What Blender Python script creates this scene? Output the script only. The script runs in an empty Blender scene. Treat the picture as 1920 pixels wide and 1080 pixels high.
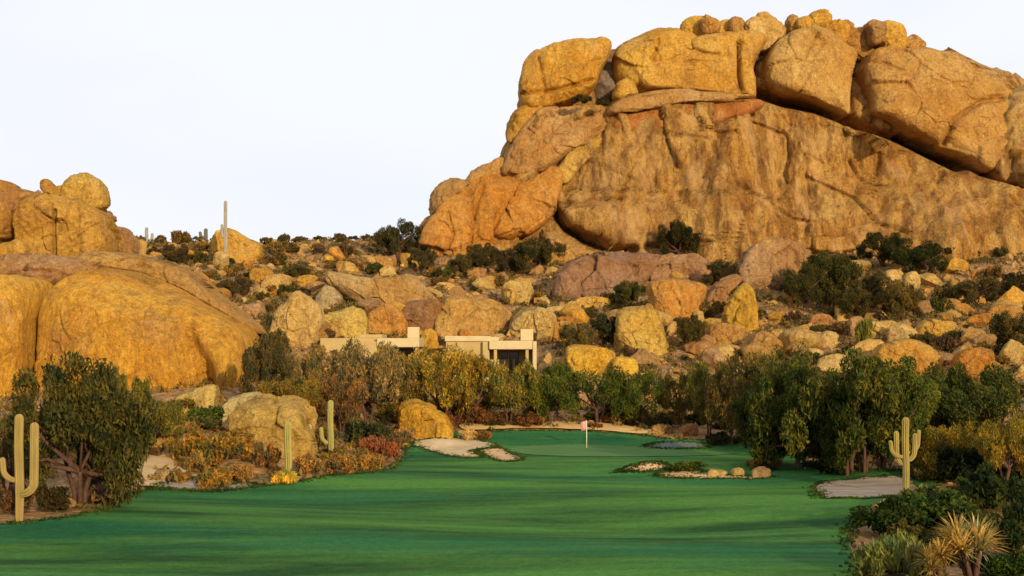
import bpy, bmesh, math, random
import numpy as np
from mathutils import Vector, geometry
C = bpy.context
S = C.scene
R = math.radians

# ------------------------------------------------------------------ camera
CAMH = 7.5
F = 2667.0            # focal length in photo pixels
HY = 640.0            # horizon row in the photo
cam = bpy.data.cameras.new('camera')
cam.sensor_width = 36.0
cam.lens = 36.0 * F / 1920.0
cam.shift_y = (HY - 540.0) / 1920.0
cam.clip_start = 0.5
cam.clip_end = 12000
cam_o = bpy.data.objects.new('camera', cam)
cam_o.location = (0, 0, CAMH)
cam_o.rotation_euler = (R(90), 0, 0)
S.collection.objects.link(cam_o)
S.camera = cam_o

# ------------------------------------------------------------------ light
SUN_EL, SUN_AZ = 13.0, 24.0      # azimuth: degrees to the right of straight behind the camera
w = bpy.data.worlds.new("World"); S.world = w; w.use_nodes = True
nt = w.node_tree; nt.nodes.clear()
out = nt.nodes.new('ShaderNodeOutputWorld'); bg = nt.nodes.new('ShaderNodeBackground')
sky = nt.nodes.new('ShaderNodeTexSky'); sky.sky_type = 'NISHITA'; sky.sun_disc = False
sky.sun_elevation = R(SUN_EL); sky.sun_rotation = R(180 - SUN_AZ)
sky.air_density = 1.0; sky.dust_density = 1.5; sky.ozone_density = 1.0
tc = nt.nodes.new('ShaderNodeTexCoord'); mp = nt.nodes.new('ShaderNodeMapping')
mp.inputs['Scale'].default_value = (1.2, 1.2, 3.0)
cn = nt.nodes.new('ShaderNodeTexNoise'); cn.inputs['Scale'].default_value = 1.3; cn.inputs['Detail'].default_value = 4
rp = nt.nodes.new('ShaderNodeMapRange')
rp.inputs['From Min'].default_value = 0.35; rp.inputs['From Max'].default_value = 0.65
rp.inputs['To Min'].default_value = 0.72; rp.inputs['To Max'].default_value = 0.97
mx = nt.nodes.new('ShaderNodeMix'); mx.data_type = 'RGBA'
mx.inputs['B'].default_value = (8.25, 8.4, 9.2, 1)      # bright thin cloud veil
nt.links.new(tc.outputs['Generated'], mp.inputs['Vector']); nt.links.new(mp.outputs[0], cn.inputs['Vector'])
nt.links.new(cn.outputs['Fac'], rp.inputs['Value']); nt.links.new(rp.outputs[0], mx.inputs['Factor'])
nt.links.new(sky.outputs[0], mx.inputs['A']); nt.links.new(mx.outputs['Result'], bg.inputs['Color'])
bg.inputs['Strength'].default_value = 0.104
nt.links.new(bg.outputs[0], out.inputs['Surface'])

sl = bpy.data.lights.new('sun', 'SUN'); sl.energy = 4.0; sl.angle = R(0.5); sl.color = (1.0, 0.78, 0.46)
so = bpy.data.objects.new('sun', sl); S.collection.objects.link(so)
sd = Vector((math.sin(R(SUN_AZ)) * math.cos(R(SUN_EL)), -math.cos(R(SUN_AZ)) * math.cos(R(SUN_EL)), math.sin(R(SUN_EL))))
so.rotation_euler = sd.to_track_quat('Z', 'Y').to_euler()
so.location = (30, -60, 60)
S.view_settings.view_transform = 'Standard'; S.view_settings.look = 'None'
S.view_settings.exposure = 0.17; S.view_settings.gamma = 1.0
S.view_settings.use_curve_mapping = False

# ------------------------------------------------------------------ numeric helpers
def _hash(ix, iy, iz, seed):
    n = (ix * 374761393 + iy * 668265263 + iz * 2147483647 + seed * 1274126177) & 0xffffffff
    n = ((n ^ (n >> 13)) * 1274126177) & 0xffffffff
    n = ((n ^ (n >> 16)) * 2246822519) & 0xffffffff
    return ((n ^ (n >> 15)) & 0xffff) / 32767.5 - 1.0
def vnoise(p, seed=0):
    p = np.asarray(p, float); i = np.floor(p).astype(np.int64); f = p - i; f = f * f * (3 - 2 * f)
    r = 0
    for a in (0, 1):
        wa = f[..., 0] if a else 1 - f[..., 0]
        for b in (0, 1):
            wb = f[..., 1] if b else 1 - f[..., 1]
            for c in (0, 1):
                wc = f[..., 2] if c else 1 - f[..., 2]
                r = r + wa * wb * wc * _hash(i[..., 0] + a, i[..., 1] + b, i[..., 2] + c, seed)
    return r
def fbm(p, octs=4, seed=0, gain=0.5):
    p = np.asarray(p, float); r = 0; a = 1.0
    for k in range(octs):
        r = r + a * vnoise(p, seed + k * 7); p = p * 2.03 + 11.7; a *= gain
    return r
def cells(p, seed=0):
    """fractured-rock noise: jittered cells -> (offset, tilt term, distance to the joint)"""
    p = np.asarray(p, float); b = np.floor(p).astype(np.int64); f1 = np.full(p.shape[0], 9.0); f2 = f1.copy(); best = np.zeros((p.shape[0], 3)); bid = b.copy()
    for a in (-1, 0, 1):
        for c in (-1, 0, 1):
            for e in (-1, 0, 1):
                i = b + np.array([a, c, e]); h = np.stack([_hash(i[:, 0], i[:, 1], i[:, 2], seed + q) for q in (1, 2, 3)], -1)
                q = i + 0.5 + 0.42 * h; d = np.sqrt(((p - q) ** 2).sum(1)); k = d < f1
                f2 = np.where(k, f1, np.minimum(f2, d)); f1 = np.where(k, d, f1); best[k] = q[k]; bid[k] = i[k]
    off = _hash(bid[:, 0], bid[:, 1], bid[:, 2], seed + 11)
    g = np.stack([_hash(bid[:, 0], bid[:, 1], bid[:, 2], seed + 20 + q) for q in (1, 2, 3)], -1)
    return off, ((p - best) * g).sum(1), f2 - f1
def fracture(wp, cell, seed, warp=0.12, zs=1.0):
    q = wp / cell; w3 = np.stack([vnoise(q * 1.6 + 3.1 * k, seed + k) for k in range(3)], -1) * warp
    q = (q + w3) * np.array([1, 1, zs]); off, tilt, edge = cells(q, seed)
    return off, tilt, edge
def ss(x):
    x = np.clip(x, 0, 1); return x * x * (3 - 2 * x)

# ------------------------------------------------------------------ terrain height
PY = [0, 103, 112, 130, 150, 175, 200, 230, 262, 300, 400, 600, 4000]
PZ = [0, 0.0, 0.6, 2.0, 4.4, 9.2, 15.2, 22.0, 25.6, 24.0, 12.0, 4.0, 0.0]
LIPS = [(8.1, 82.2, 0.75, 2.0, 1.1), (10.9, 80.6, 0.5, 2.0, 1.0), (20.5, 78.5, 0.5, 3.5, 1.6), (-5.2, 101, 0.6, 2.2, 1.8), (-1.5, 97.5, 0.45, 1.8, 1.6), (11.5, 103.5, 0.5, 3.0, 1.5)]
def H(x, y):
    x = np.asarray(x, float); y = np.asarray(y, float)
    p = np.stack([x, y, np.zeros_like(x)], -1)
    ye = y + 5 * vnoise(p / 28.0, 5) * ss((y - 108) / 30)
    h = np.interp(ye, PY, PZ)
    pk = ss((x + 75) / -40.0) * 3.0 * ss((y - 200) / 50) * ss((420 - y) / 100)   # the saddle climbs to the left
    h = h + pk
    sl_ = ss((y - 106) / 25) * ss((900 - y) / 300)
    h = h + sl_ * (0.9 * fbm(p / 9.0, 3, 9) + 0.25 * vnoise(p / 2.3, 2))
    lb = ss((-x - 7 + (y - 75) * 0.02) / 15) * ss((y - 66) / 26) * ss((220 - y) / 70)
    h = h + 2.7 * lb * (1 + 0.18 * vnoise(p / 5.0, 31)) + lb * 0.2 * vnoise(p / 1.7, 33)
    rb = ss((x - 20) / 14) * ss((y - 30) / 30) * ss((220 - y) / 70)
    h = h + 0.8 * rb * (1 + 0.3 * vnoise(p / 5.0, 41))
    # long soft swells of the fairway, shaped to band the low sunlight
    h = h + (1 - ss((y - 100) / 20)) * ss((y - 25) / 15) * (0.16 * np.sin(y / 3.6 + 0.10 * x + 1.2 * np.sin(x / 15.0)) + 0.30 * vnoise(p / np.array([26., 12., 1.]), 3))
    for bx, by, bh, sx, sy in LIPS: h = h + bh * np.exp(-((x - bx) / sx) ** 2 - ((y - by) / sy) ** 2)
    h = h + 5.9 * np.exp(-((y * y + x * x * 0.3) / 16.0 ** 2))
    return h
_D = np.concatenate([np.arange(20, 140, 0.25), np.arange(140, 420, 0.5)])
def gp(px, py):
    x = (px - 960) / F * _D; z = CAMH + (HY - py) / F * _D
    h = H(x, _D); k = np.where(z <= h)[0]
    i = k[0] if len(k) else len(_D) - 1
    return float(x[i]), float(_D[i]), float(h[i])
def Hs(x, y): return float(H(np.array([x]), np.array([y]))[0])

# ------------------------------------------------------------------ object helpers
def mesh(name, v, f, smooth=True):
    m = bpy.data.meshes.new(name)
    v = np.asarray(v, dtype=np.float32)
    f = np.asarray(f, dtype=np.int32) if not isinstance(f, list) else f
    if isinstance(f, list):
        m.from_pydata(v.tolist(), [], f)
    else:
        n, k = f.shape
        m.vertices.add(len(v)); m.vertices.foreach_set('co', v.ravel())
        m.loops.add(n * k); m.loops.foreach_set('vertex_index', f.ravel())
        m.polygons.add(n); m.polygons.foreach_set('loop_start', np.arange(n, dtype=np.int32) * k)
        m.polygons.foreach_set('loop_total', np.full(n, k, dtype=np.int32))
    m.update(calc_edges=True)
    m.polygons.foreach_set('use_smooth', np.full(len(m.polygons), smooth)); m.update()
    return m
def obj(name, me, mat=None, parent=None, col=None):
    o = bpy.data.objects.new(name, me); S.collection.objects.link(o)
    if mat and me and not me.materials: me.materials.append(mat)
    if parent: o.parent = parent
    if col: o.color = (*col, 1)
    return o
def tag(o, label=None, cat=None, group=None, kind=None):
    if label: o['label'] = label
    if cat: o['category'] = cat
    if group: o['group'] = group
    if kind: o['kind'] = kind
    return o
def empty(name, loc, rz=0, sc=(1, 1, 1)):
    o = bpy.data.objects.new(name, None); S.collection.objects.link(o)
    o.location = loc; o.rotation_euler = (0, 0, rz); o.scale = sc; o.empty_display_size = 0.3
    return o
def copy_thing(src, col=None):
    r = src.copy(); S.collection.objects.link(r)
    for ch in src.children:
        c = ch.copy(); S.collection.objects.link(c); c.parent = r
        if col and ch.name.startswith('crown'): c.color = (*col, 1)
    return r
class MB:
    def __init__(s): s.v = []; s.f = []; s.n = 0
    def add(s, v, f):
        s.v.append(np.asarray(v, float)); s.f += [tuple(i + s.n for i in q) for q in f]; s.n += len(v)
    def box(s, a, b):
        (x0, y0, z0), (x1, y1, z1) = a, b
        s.add([(x0,y0,z0),(x1,y0,z0),(x1,y1,z0),(x0,y1,z0),(x0,y0,z1),(x1,y0,z1),(x1,y1,z1),(x0,y1,z1)],
              [(0,3,2,1),(4,5,6,7),(0,1,5,4),(1,2,6,5),(2,3,7,6),(3,0,4,7)])
    def tube(s, pts, rad, n=8, ribs=0, rdepth=0.0, cap=True):
        pts = [Vector(p) for p in pts]; vs = []; m = len(pts)
        up = Vector((0, 1, 0.01))
        for i, p in enumerate(pts):
            t = (pts[min(i + 1, m - 1)] - pts[max(i - 1, 0)]).normalized()
            a = t.cross(up)
            if a.length < 0.05: a = t.cross(Vector((1, 0, 0)))
            a.normalize(); b = t.cross(a)
            for k in range(n):
                th = 2 * math.pi * k / n
                r = rad[i] * (1 - (rdepth * (0.5 + 0.5 * math.cos(th * ribs)) if ribs else 0))
                vs.append(p + a * math.cos(th) * r + b * math.sin(th) * r)
        fs = [(i * n + k, i * n + (k + 1) % n, (i + 1) * n + (k + 1) % n, (i + 1) * n + k) for i in range(m - 1) for k in range(n)]
        if cap: fs += [tuple(range(n - 1, -1, -1)), tuple((m - 1) * n + k for k in range(n))]
        s.add([tuple(q) for q in vs], fs)
    def build(s, name, mat, parent=None, smooth=True, col=None):
        return obj(name, mesh(name, np.concatenate(s.v), s.f, smooth), mat, parent, col)

# ------------------------------------------------------------------ materials
def newmat(name, rough=0.9):
    m = bpy.data.materials.new(name); m.use_nodes = True
    n = m.node_tree; b = n.nodes['Principled BSDF']; b.inputs['Roughness'].default_value = rough
    b.inputs['Specular IOR Level'].default_value = 0.15
    return m, n, b
def nd(n, t, **kw):
    a = n.nodes.new(t)
    for k, v in kw.items():
        if hasattr(a, k): setattr(a, k, v)
        else: a.inputs[k.replace('_', ' ')].default_value = v
    return a
def mixc(n, fac, a, b, mode='MIX'):
    m = n.nodes.new('ShaderNodeMix'); m.data_type = 'RGBA'; m.blend_type = mode
    for s_, v in (('Factor', fac), ('A', a), ('B', b)):
        if hasattr(v, 'is_linked') or hasattr(v, 'links'): n.links.new(v, m.inputs[s_])
        elif s_ == 'Factor': m.inputs[s_].default_value = v
        else: m.inputs[s_].default_value = (*v, 1)
    return m.outputs['Result']
def ramp(n, fac, lo, hi, a=0.0, b=1.0):
    r = n.nodes.new('ShaderNodeMapRange'); n.links.new(fac, r.inputs['Value'])
    r.inputs['From Min'].default_value = lo; r.inputs['From Max'].default_value = hi
    r.inputs['To Min'].default_value = a; r.inputs['To Max'].default_value = b
    return r.outputs[0]
def noise(n, scale, vec=(1, 1, 1), detail=5, rough=0.6, off=0.0):
    g = n.nodes.new('ShaderNodeNewGeometry'); mpn = n.nodes.new('ShaderNodeMapping')
    mpn.inputs['Scale'].default_value = vec; mpn.inputs['Location'].default_value = (off, off * 1.7, off * 0.3)
    t = n.nodes.new('ShaderNodeTexNoise'); t.inputs['Scale'].default_value = scale
    t.inputs['Detail'].default_value = detail; t.inputs['Roughness'].default_value = rough
    n.links.new(g.outputs['Position'], mpn.inputs['Vector']); n.links.new(mpn.outputs[0], t.inputs['Vector'])
    return t.outputs['Fac']
def math_(n, op, a, b):
    m = n.nodes.new('ShaderNodeMath'); m.operation = op
    for i, v in enumerate((a, b)):
        if hasattr(v, 'links'): n.links.new(v, m.inputs[i])
        else: m.inputs[i].default_value = v
    return m.outputs[0]
def bump(n, b, h, strength, dist):
    bp = n.nodes.new('ShaderNodeBump'); bp.inputs['Strength'].default_value = strength; bp.inputs['Distance'].default_value = dist
    n.links.new(h, bp.inputs['Height']); n.links.new(bp.outputs[0], b.inputs['Normal'])

def rock_material(name, streak=0.4, bumps=1.0, tall=False):
    m, n, b = newmat(name)
    oi = n.nodes.new('ShaderNodeObjectInfo'); base = oi.outputs['Color']
    big = noise(n, 0.11, detail=3, off=3.0)
    c = mixc(n, ramp(n, big, 0.38, 0.62), base, mixc(n, 1.0, base, (0.86, 0.72, 0.50), 'MULTIPLY'))
    med = noise(n, 0.45, (1, 1, 0.8), detail=6, rough=0.65, off=9.0)
    c = mixc(n, ramp(n, med, 0.50, 0.68, 0, 0.7), c, mixc(n, 1.0, c, (1.14, 1.18, 1.2), 'MULTIPLY'))
    pk = noise(n, 0.2, detail=5, off=20.0)
    c = mixc(n, ramp(n, pk, 0.55, 0.72, 0, 0.6), c, (0.42, 0.25, 0.115))
    st = noise(n, 0.9, (1, 1, 0.09), detail=5, rough=0.7, off=5.0)
    c = mixc(n, ramp(n, st, 0.50, 0.64, 0, streak), c, (0.14, 0.062, 0.028))
    st2 = noise(n, 0.7, (1, 1, 0.12), detail=4, rough=0.7, off=55.0)
    c = mixc(n, ramp(n, st2, 0.55, 0.7, 0, streak), c, (0.62, 0.40, 0.16))
    fine = noise(n, 2.2, detail=8, rough=0.75, off=1.0)
    c = mixc(n, 1.0, c, mixc(n, ramp(n, fine, 0.3, 0.7), (0.68, 0.60, 0.50), (1.42, 1.40, 1.15)), 'MULTIPLY')
    if tall:
        ts = noise(n, 0.30, (1, 1, 0.22), detail=5, rough=0.6, off=71.0)
        c = mixc(n, ramp(n, ts, 0.45, 0.56, 0, 0.9), c, mixc(n, 1.0, c, (0.62, 0.54, 0.52), 'MULTIPLY'))
        c = mixc(n, ramp(n, noise(n, 0.22, (1, 1, 0.3), detail=4, off=91.0), 0.52, 0.64, 0, 0.6), c, (0.62, 0.38, 0.15))
    gr = noise(n, 7.0, detail=5, rough=0.8, off=33.0)
    c = mixc(n, 1.0, c, mixc(n, ramp(n, gr, 0.35, 0.65), (0.72, 0.68, 0.62), (1.28, 1.28, 1.25)), 'MULTIPLY')
    up = noise(n, 0.9, (1, 1, 1), detail=7, rough=0.7, off=41.0)
    c = mixc(n, ramp(n, up, 0.56, 0.66, 0, 0.5), c, mixc(n, 1.0, c, (0.5, 0.42, 0.38), 'MULTIPLY'))
    pit = noise(n, 3.4, detail=3, off=13.0)
    c = mixc(n, ramp(n, pit, 0.64, 0.72, 0, 0.55), c, (0.10, 0.055, 0.03))
    n.links.new(c, b.inputs['Base Color'])
    hh = math_(n, 'ADD', math_(n, 'MULTIPLY', med, 1.6), math_(n, 'MULTIPLY', fine, 0.7))
    hh = math_(n, 'ADD', hh, math_(n, 'MULTIPLY', st, 0.5)); hh = math_(n, 'ADD', hh, math_(n, 'MULTIPLY', gr, 0.25))
    bump(n, b, hh, 0.9 * bumps, 0.7)
    return m
M_rock = rock_material('granite')
M_cliff = rock_material('streaked granite', 0.7, 1.2, True)

def foliage_material(name, trans=0.25):
    m = bpy.data.materials.new(name); m.use_nodes = True; n = m.node_tree; n.nodes.clear()
    o_ = n.nodes.new('ShaderNodeOutputMaterial'); d = n.nodes.new('ShaderNodeBsdfDiffuse'); t = n.nodes.new('ShaderNodeBsdfTranslucent')
    ms = n.nodes.new('ShaderNodeMixShader'); ms.inputs[0].default_value = trans
    oi = n.nodes.new('ShaderNodeObjectInfo'); g = n.nodes.new('ShaderNodeNewGeometry')
    rnd = g.outputs['Random Per Island']
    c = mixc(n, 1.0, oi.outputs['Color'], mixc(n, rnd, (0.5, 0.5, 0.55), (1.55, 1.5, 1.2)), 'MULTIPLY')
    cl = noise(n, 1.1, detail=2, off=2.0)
    c = mixc(n, 1.0, c, mixc(n, ramp(n, cl, 0.36, 0.64), (0.5, 0.66, 0.8), (1.65, 1.3, 0.85)), 'MULTIPLY')  # clump tint paints golden highlights and cool dark depths into the leaves
    n.links.new(c, d.inputs[0]); n.links.new(c, t.inputs[0])
    n.links.new(d.outputs[0], ms.inputs[1]); n.links.new(t.outputs[0], ms.inputs[2]); n.links.new(ms.outputs[0], o_.inputs[0])
    return m
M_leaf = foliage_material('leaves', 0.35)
def plain(name, a, b2, scale=3.0, rough=0.85, bs=0.3, vec=(1, 1, 1)):
    m, n, b = newmat(name, rough); f = noise(n, scale, vec, 6, 0.65)
    n.links.new(mixc(n, ramp(n, f, 0.3, 0.7), a, b2), b.inputs['Base Color']); bump(n, b, f, bs, 0.1)
    return m
M_bark = plain('bark', (0.05, 0.025, 0.018), (0.14, 0.07, 0.045), 6.0, vec=(1, 1, 0.3))
M_stucco = plain('stucco', (0.38, 0.27, 0.105), (0.47, 0.34, 0.14), 1.2, bs=0.15)
M_fascia = plain('pale stucco', (0.47, 0.37, 0.19), (0.56, 0.45, 0.26), 1.0, bs=0.1)
M_wood = plain('brown timber', (0.10, 0.06, 0.035), (0.2, 0.12, 0.06), 4.0)
M_cactus = None
def glass_mat():
    m, n, b = newmat('dark window glass', 0.12); f = noise(n, 0.6)
    n.links.new(mixc(n, f, (0.02, 0.018, 0.016), (0.05, 0.04, 0.03)), b.inputs['Base Color']); b.inputs['Specular IOR Level'].default_value = 0.5
    return m
M_glass = glass_mat()
def cactus_mat():
    m, n, b = newmat('cactus skin', 0.7); oi = n.nodes.new('ShaderNodeObjectInfo')
    f = noise(n, 5.0, (1, 1, 0.2)); c = mixc(n, 1.0, oi.outputs['Color'], mixc(n, ramp(n, f, 0.3, 0.7), (0.75, 0.75, 0.75), (1.2, 1.15, 1.1)), 'MULTIPLY')
    n.links.new(c, b.inputs['Base Color']); bump(n, b, f, 0.3, 0.05); return m
M_cactus = cactus_mat()
def ground_mat():
    m, n, b = newmat('desert soil')
    a = noise(n, 0.15, detail=4); c = mixc(n, ramp(n, a, 0.35, 0.65), (0.36, 0.18, 0.06), (0.26, 0.13, 0.05))
    q = noise(n, 1.3, detail=6, rough=0.7, off=4); c = mixc(n, ramp(n, q, 0.5, 0.7), c, (0.50, 0.34, 0.17))
    q2 = noise(n, 0.8, detail=6, rough=0.75, off=14); c = mixc(n, ramp(n, q2, 0.46, 0.56, 0, 0.85), c, (0.17, 0.12, 0.05))
    v = n.nodes.new('ShaderNodeTexVoronoi'); v.inputs['Scale'].default_value = 2.6
    g = n.nodes.new('ShaderNodeNewGeometry'); n.links.new(g.outputs['Position'], v.inputs['Vector'])
    bw = n.nodes.new('ShaderNodeRGBToBW'); n.links.new(v.outputs['Color'], bw.inputs[0])
    c = mixc(n, 1.0, c, mixc(n, bw.outputs[0], (0.6, 0.6, 0.6), (1.35, 1.3, 1.2)), 'MULTIPLY')
    n.links.new(c, b.inputs['Base Color'])
    bump(n, b, math_(n, 'ADD', math_(n, 'MULTIPLY', v.outputs['Distance'], -0.7), q), 0.8, 0.25)
    return m
def grass_mat():
    m, n, b = newmat('mown grass', 0.95); b.inputs['Specular IOR Level'].default_value = 0.05
    a = noise(n, 0.16, (0.30, 1.3, 1), detail=4, rough=0.6)  # streaks mix mowing tones with painted sunlit and shaded bands
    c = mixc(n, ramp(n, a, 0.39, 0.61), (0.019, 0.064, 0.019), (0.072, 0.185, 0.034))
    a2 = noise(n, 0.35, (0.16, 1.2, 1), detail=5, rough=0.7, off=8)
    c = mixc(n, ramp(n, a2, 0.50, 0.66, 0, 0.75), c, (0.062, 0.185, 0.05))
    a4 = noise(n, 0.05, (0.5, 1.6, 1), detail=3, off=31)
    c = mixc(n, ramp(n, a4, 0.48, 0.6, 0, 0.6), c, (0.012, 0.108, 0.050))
    a3 = noise(n, 3.0, (1, 1, 1), detail=8, rough=0.8, off=2)
    c = mixc(n, 1.0, c, mixc(n, ramp(n, a3, 0.3, 0.7), (0.7, 0.7, 0.7), (1.3, 1.3, 1.2)), 'MULTIPLY')
    n.links.new(c, b.inputs['Base Color'])
    a5 = noise(n, 14.0, (1, 1, 1), detail=4, rough=0.8, off=5)
    c = mixc(n, 1.0, c, mixc(n, ramp(n, a5, 0.3, 0.7), (0.65, 0.65, 0.7), (1.4, 1.4, 1.2)), 'MULTIPLY')
    yl = noise(n, 0.5, (0.6, 1.5, 1), detail=6, rough=0.75, off=61); c = mixc(n, ramp(n, yl, 0.55, 0.7, 0, 0.5), c, (0.10, 0.15, 0.03))
    n.links.new(c, b.inputs['Base Color'])
    bump(n, b, a3, 0.5, 0.12)
    return m
M_ground = ground_mat(); M_grass = grass_mat()
M_sand = plain('bunker sand', (0.42, 0.28, 0.13), (0.56, 0.41, 0.22), 1.2, bs=0.4)
M_sandgrey = plain('cool pale sand', (0.17, 0.13, 0.095), (0.42, 0.33, 0.23), 0.9, bs=0.7, vec=(0.4, 1.2, 1))
M_sandbrown = plain('tan bunker sand', (0.40, 0.24, 0.11), (0.56, 0.37, 0.19), 0.8, bs=0.5)
M_sandshade = plain('sand with painted shade', (0.07, 0.10, 0.07), (0.13, 0.15, 0.11), 0.7)  # shade of the far bunker painted in as a darker sand colour
M_path = plain('yellow gravel path', (0.62, 0.36, 0.11), (0.72, 0.48, 0.18), 0.9, bs=0.3)  # bright yellow tan gravel colour

# ------------------------------------------------------------------ ground, fairway, bunkers
def axis(parts):
    r = []
    for a, b, n in parts: r += list(np.linspace(a, b, n, endpoint=False))
    return np.array(r + [parts[-1][1]])
xs = axis([(-4000, -300, 14), (-300, -90, 60), (-90, 90, 240), (90, 300, 60), (300, 4000, 14)])
ys = axis([(-2000, -60, 10), (-60, 35, 50), (35, 125, 150), (125, 290, 200), (290, 620, 60), (620, 6000, 20)])
X, Y = np.meshgrid(xs, ys); Z = H(X, Y)
V = np.stack([X, Y, Z], -1).reshape(-1, 3); nx_, ny_ = len(xs), len(ys)
I = (np.arange(ny_ - 1)[:, None] * nx_ + np.arange(nx_ - 1)[None]).ravel()
tag(obj('ground', mesh('ground', V, np.stack([I, I + 1, I + 1 + nx_, I + nx_], -1)), M_ground), kind='structure')

def smooth_closed(P, n=8):
    P = np.asarray(P, float); m = len(P); o = []
    for i in range(m):
        p0, p1, p2, p3 = P[i - 1], P[i], P[(i + 1) % m], P[(i + 2) % m]
        for t in np.linspace(0, 1, n, endpoint=False):
            o.append(0.5 * ((2 * p1) + (p2 - p0) * t + (2 * p0 - 5 * p1 + 4 * p2 - p3) * t * t + (3 * p1 - p0 - 3 * p2 + p3) * t ** 3))
    return np.array(o)
def inside(P, x, y):
    r = np.zeros(x.shape, bool); j = len(P) - 1
    for i in range(len(P)):
        xi, yi = P[i]; xj, yj = P[j]
        with np.errstate(divide='ignore', invalid='ignore'):
            c = ((yi > y) != (yj > y)) & (x < (xj - xi) * (y - yi) / (yj - yi + 1e-12) + xi)
        r ^= c; j = i
    return r
def sheet(name, P, lift, mat, step=0.8, bowl=0.0):
    """P: closed outline on the ground in metres; a draped sheet following the terrain"""
    P = np.asarray(P)
    gx, gy = np.meshgrid(np.arange(P[:, 0].min(), P[:, 0].max(), step), np.arange(P[:, 1].min(), P[:, 1].max(), step))
    k = inside(P, gx, gy); gx, gy = gx[k], gy[k]
    vs = [Vector(p) for p in P] + [Vector((a, b)) for a, b in zip(gx, gy)]
    r = geometry.delaunay_2d_cdt(vs, [], [list(range(len(P)))], 1, 0.001)
    v = np.array([tuple(p) for p in r[0]])
    z = H(v[:, 0], v[:, 1]) + lift
    if bowl:
        d = np.min(np.hypot(v[:, None, 0] - P[None, :, 0], v[:, None, 1] - P[None, :, 1]), 1)
        z = z + 0.0 * d
    me = mesh(name, np.column_stack([v, z]), [tuple(f) for f in r[2]])
    o = obj(name, me, mat); 
    return tag(o, kind='structure')
def ground_poly(pts, n=6):
    q = smooth_closed(pts, n); return np.array([gp(a, b)[:2] for a, b in q])
near = [(15, 36), (14, 10), (-60, 10), (-45, 46)]
edge = [(-120, 1000), (-40, 990), (60, 982), (150, 968), (215, 952), (250, 926), (320, 922), (400, 926), (480, 916), (560, 905), (630, 893), (700, 888),
        (740, 876), (760, 852), (764, 832), (790, 822), (850, 812), (900, 811), (960, 809), (1040, 809), (1130, 812), (1200, 818), (1260, 824), (1340, 828), (1420, 834), (1470, 842),
        (1500, 862), (1560, 885), (1640, 884), (1700, 886), (1750, 900), (1740, 925), (1690, 940), (1640, 955), (1600, 985), (1590, 1010), (1600, 1050), (1605, 1100)]
def open_smooth(P, n=6):
    P = np.asarray(P, float); P = np.vstack([2 * P[0] - P[1], P, 2 * P[-1] - P[-2]]); o = []
    for i in range(1, len(P) - 2):
        p0, p1, p2, p3 = P[i - 1:i + 3]
        for t in np.linspace(0, 1, n, endpoint=False):
            o.append(0.5 * ((2 * p1) + (p2 - p0) * t + (2 * p0 - 5 * p1 + 4 * p2 - p3) * t * t + (3 * p1 - p0 - 3 * p2 + p3) * t ** 3))
    return np.array(o)
fp = [gp(a, b)[:2] for a, b in open_smooth(edge, 6)]
FAIR = np.array(fp + near)
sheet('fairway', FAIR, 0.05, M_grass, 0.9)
M_green = plain('fine putting green turf', (0.055, 0.135, 0.03), (0.09, 0.175, 0.04), 0.5, bs=0.15, vec=(0.5, 1.2, 1))
sheet('putting_green', ground_poly([(950, 845), (1000, 838), (1100, 836), (1200, 841), (1290, 847), (1380, 851), (1330, 856), (1200, 858), (1080, 858), (990, 854)]), 0.085, M_green, 0.7)
SANDS = []
def sand(name, pts, mat, rag=2.0):
    q = smooth_closed(pts, 12); r_ = np.random.RandomState(len(pts)); k = np.arange(len(q)); n_ = np.column_stack([np.interp(k, np.arange(0, len(q) + 3, 3), r_.normal(size=len(np.arange(0, len(q) + 3, 3)))) for _ in (0, 1)])
    q = q + n_ * np.array([rag * 2.0, rag * 0.35])
    g_ = np.array([gp(a, b)[:2] for a, b in q]); SANDS.append(g_)
    return sheet(name, g_, 0.10, mat, 0.5)
sand('sand_bunker', [(774, 834), (800, 826), (850, 824), (905, 830), (930, 838), (905, 846), (880, 849), (893, 860), (850, 857), (808, 848)], M_sand)
sand('sand_bunker', [(900, 846), (935, 843), (952, 852), (974, 864), (940, 866), (905, 852)], M_sandbrown, 1.2)
sand('sand_bunker', [(1168, 885), (1195, 878), (1225, 872), (1248, 876), (1258, 883), (1240, 886), (1200, 887)], M_sandbrown, 0.8)
sand('sand_bunker', [(1235, 893), (1270, 886), (1300, 887), (1325, 893), (1400, 897), (1442, 897), (1400, 901), (1320, 900), (1260, 898)], M_sandbrown, 0.8)
sand('sand_bunker', [(1535, 925), (1542, 910), (1590, 903), (1650, 898), (1705, 900), (1712, 925), (1680, 934), (1620, 937), (1560, 936)], M_sandgrey)
sand('sand_bunker', [(1215, 838), (1250, 832), (1310, 833), (1325, 840), (1290, 844), (1230, 843)], M_sandshade, 1.0)
sand('sand_bunker', [(290, 917), (330, 905), (370, 902), (410, 912), (470, 910), (470, 916), (400, 923), (330, 920)], M_sandgrey)
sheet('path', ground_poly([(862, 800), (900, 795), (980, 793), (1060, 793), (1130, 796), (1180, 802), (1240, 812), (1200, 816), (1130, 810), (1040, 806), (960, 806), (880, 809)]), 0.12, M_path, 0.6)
sheet('desert_bank', ground_poly([(240, 905), (250, 850), (300, 820), (345, 850), (350, 900), (290, 916)]), 0.09, M_sand, 0.6)

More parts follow.
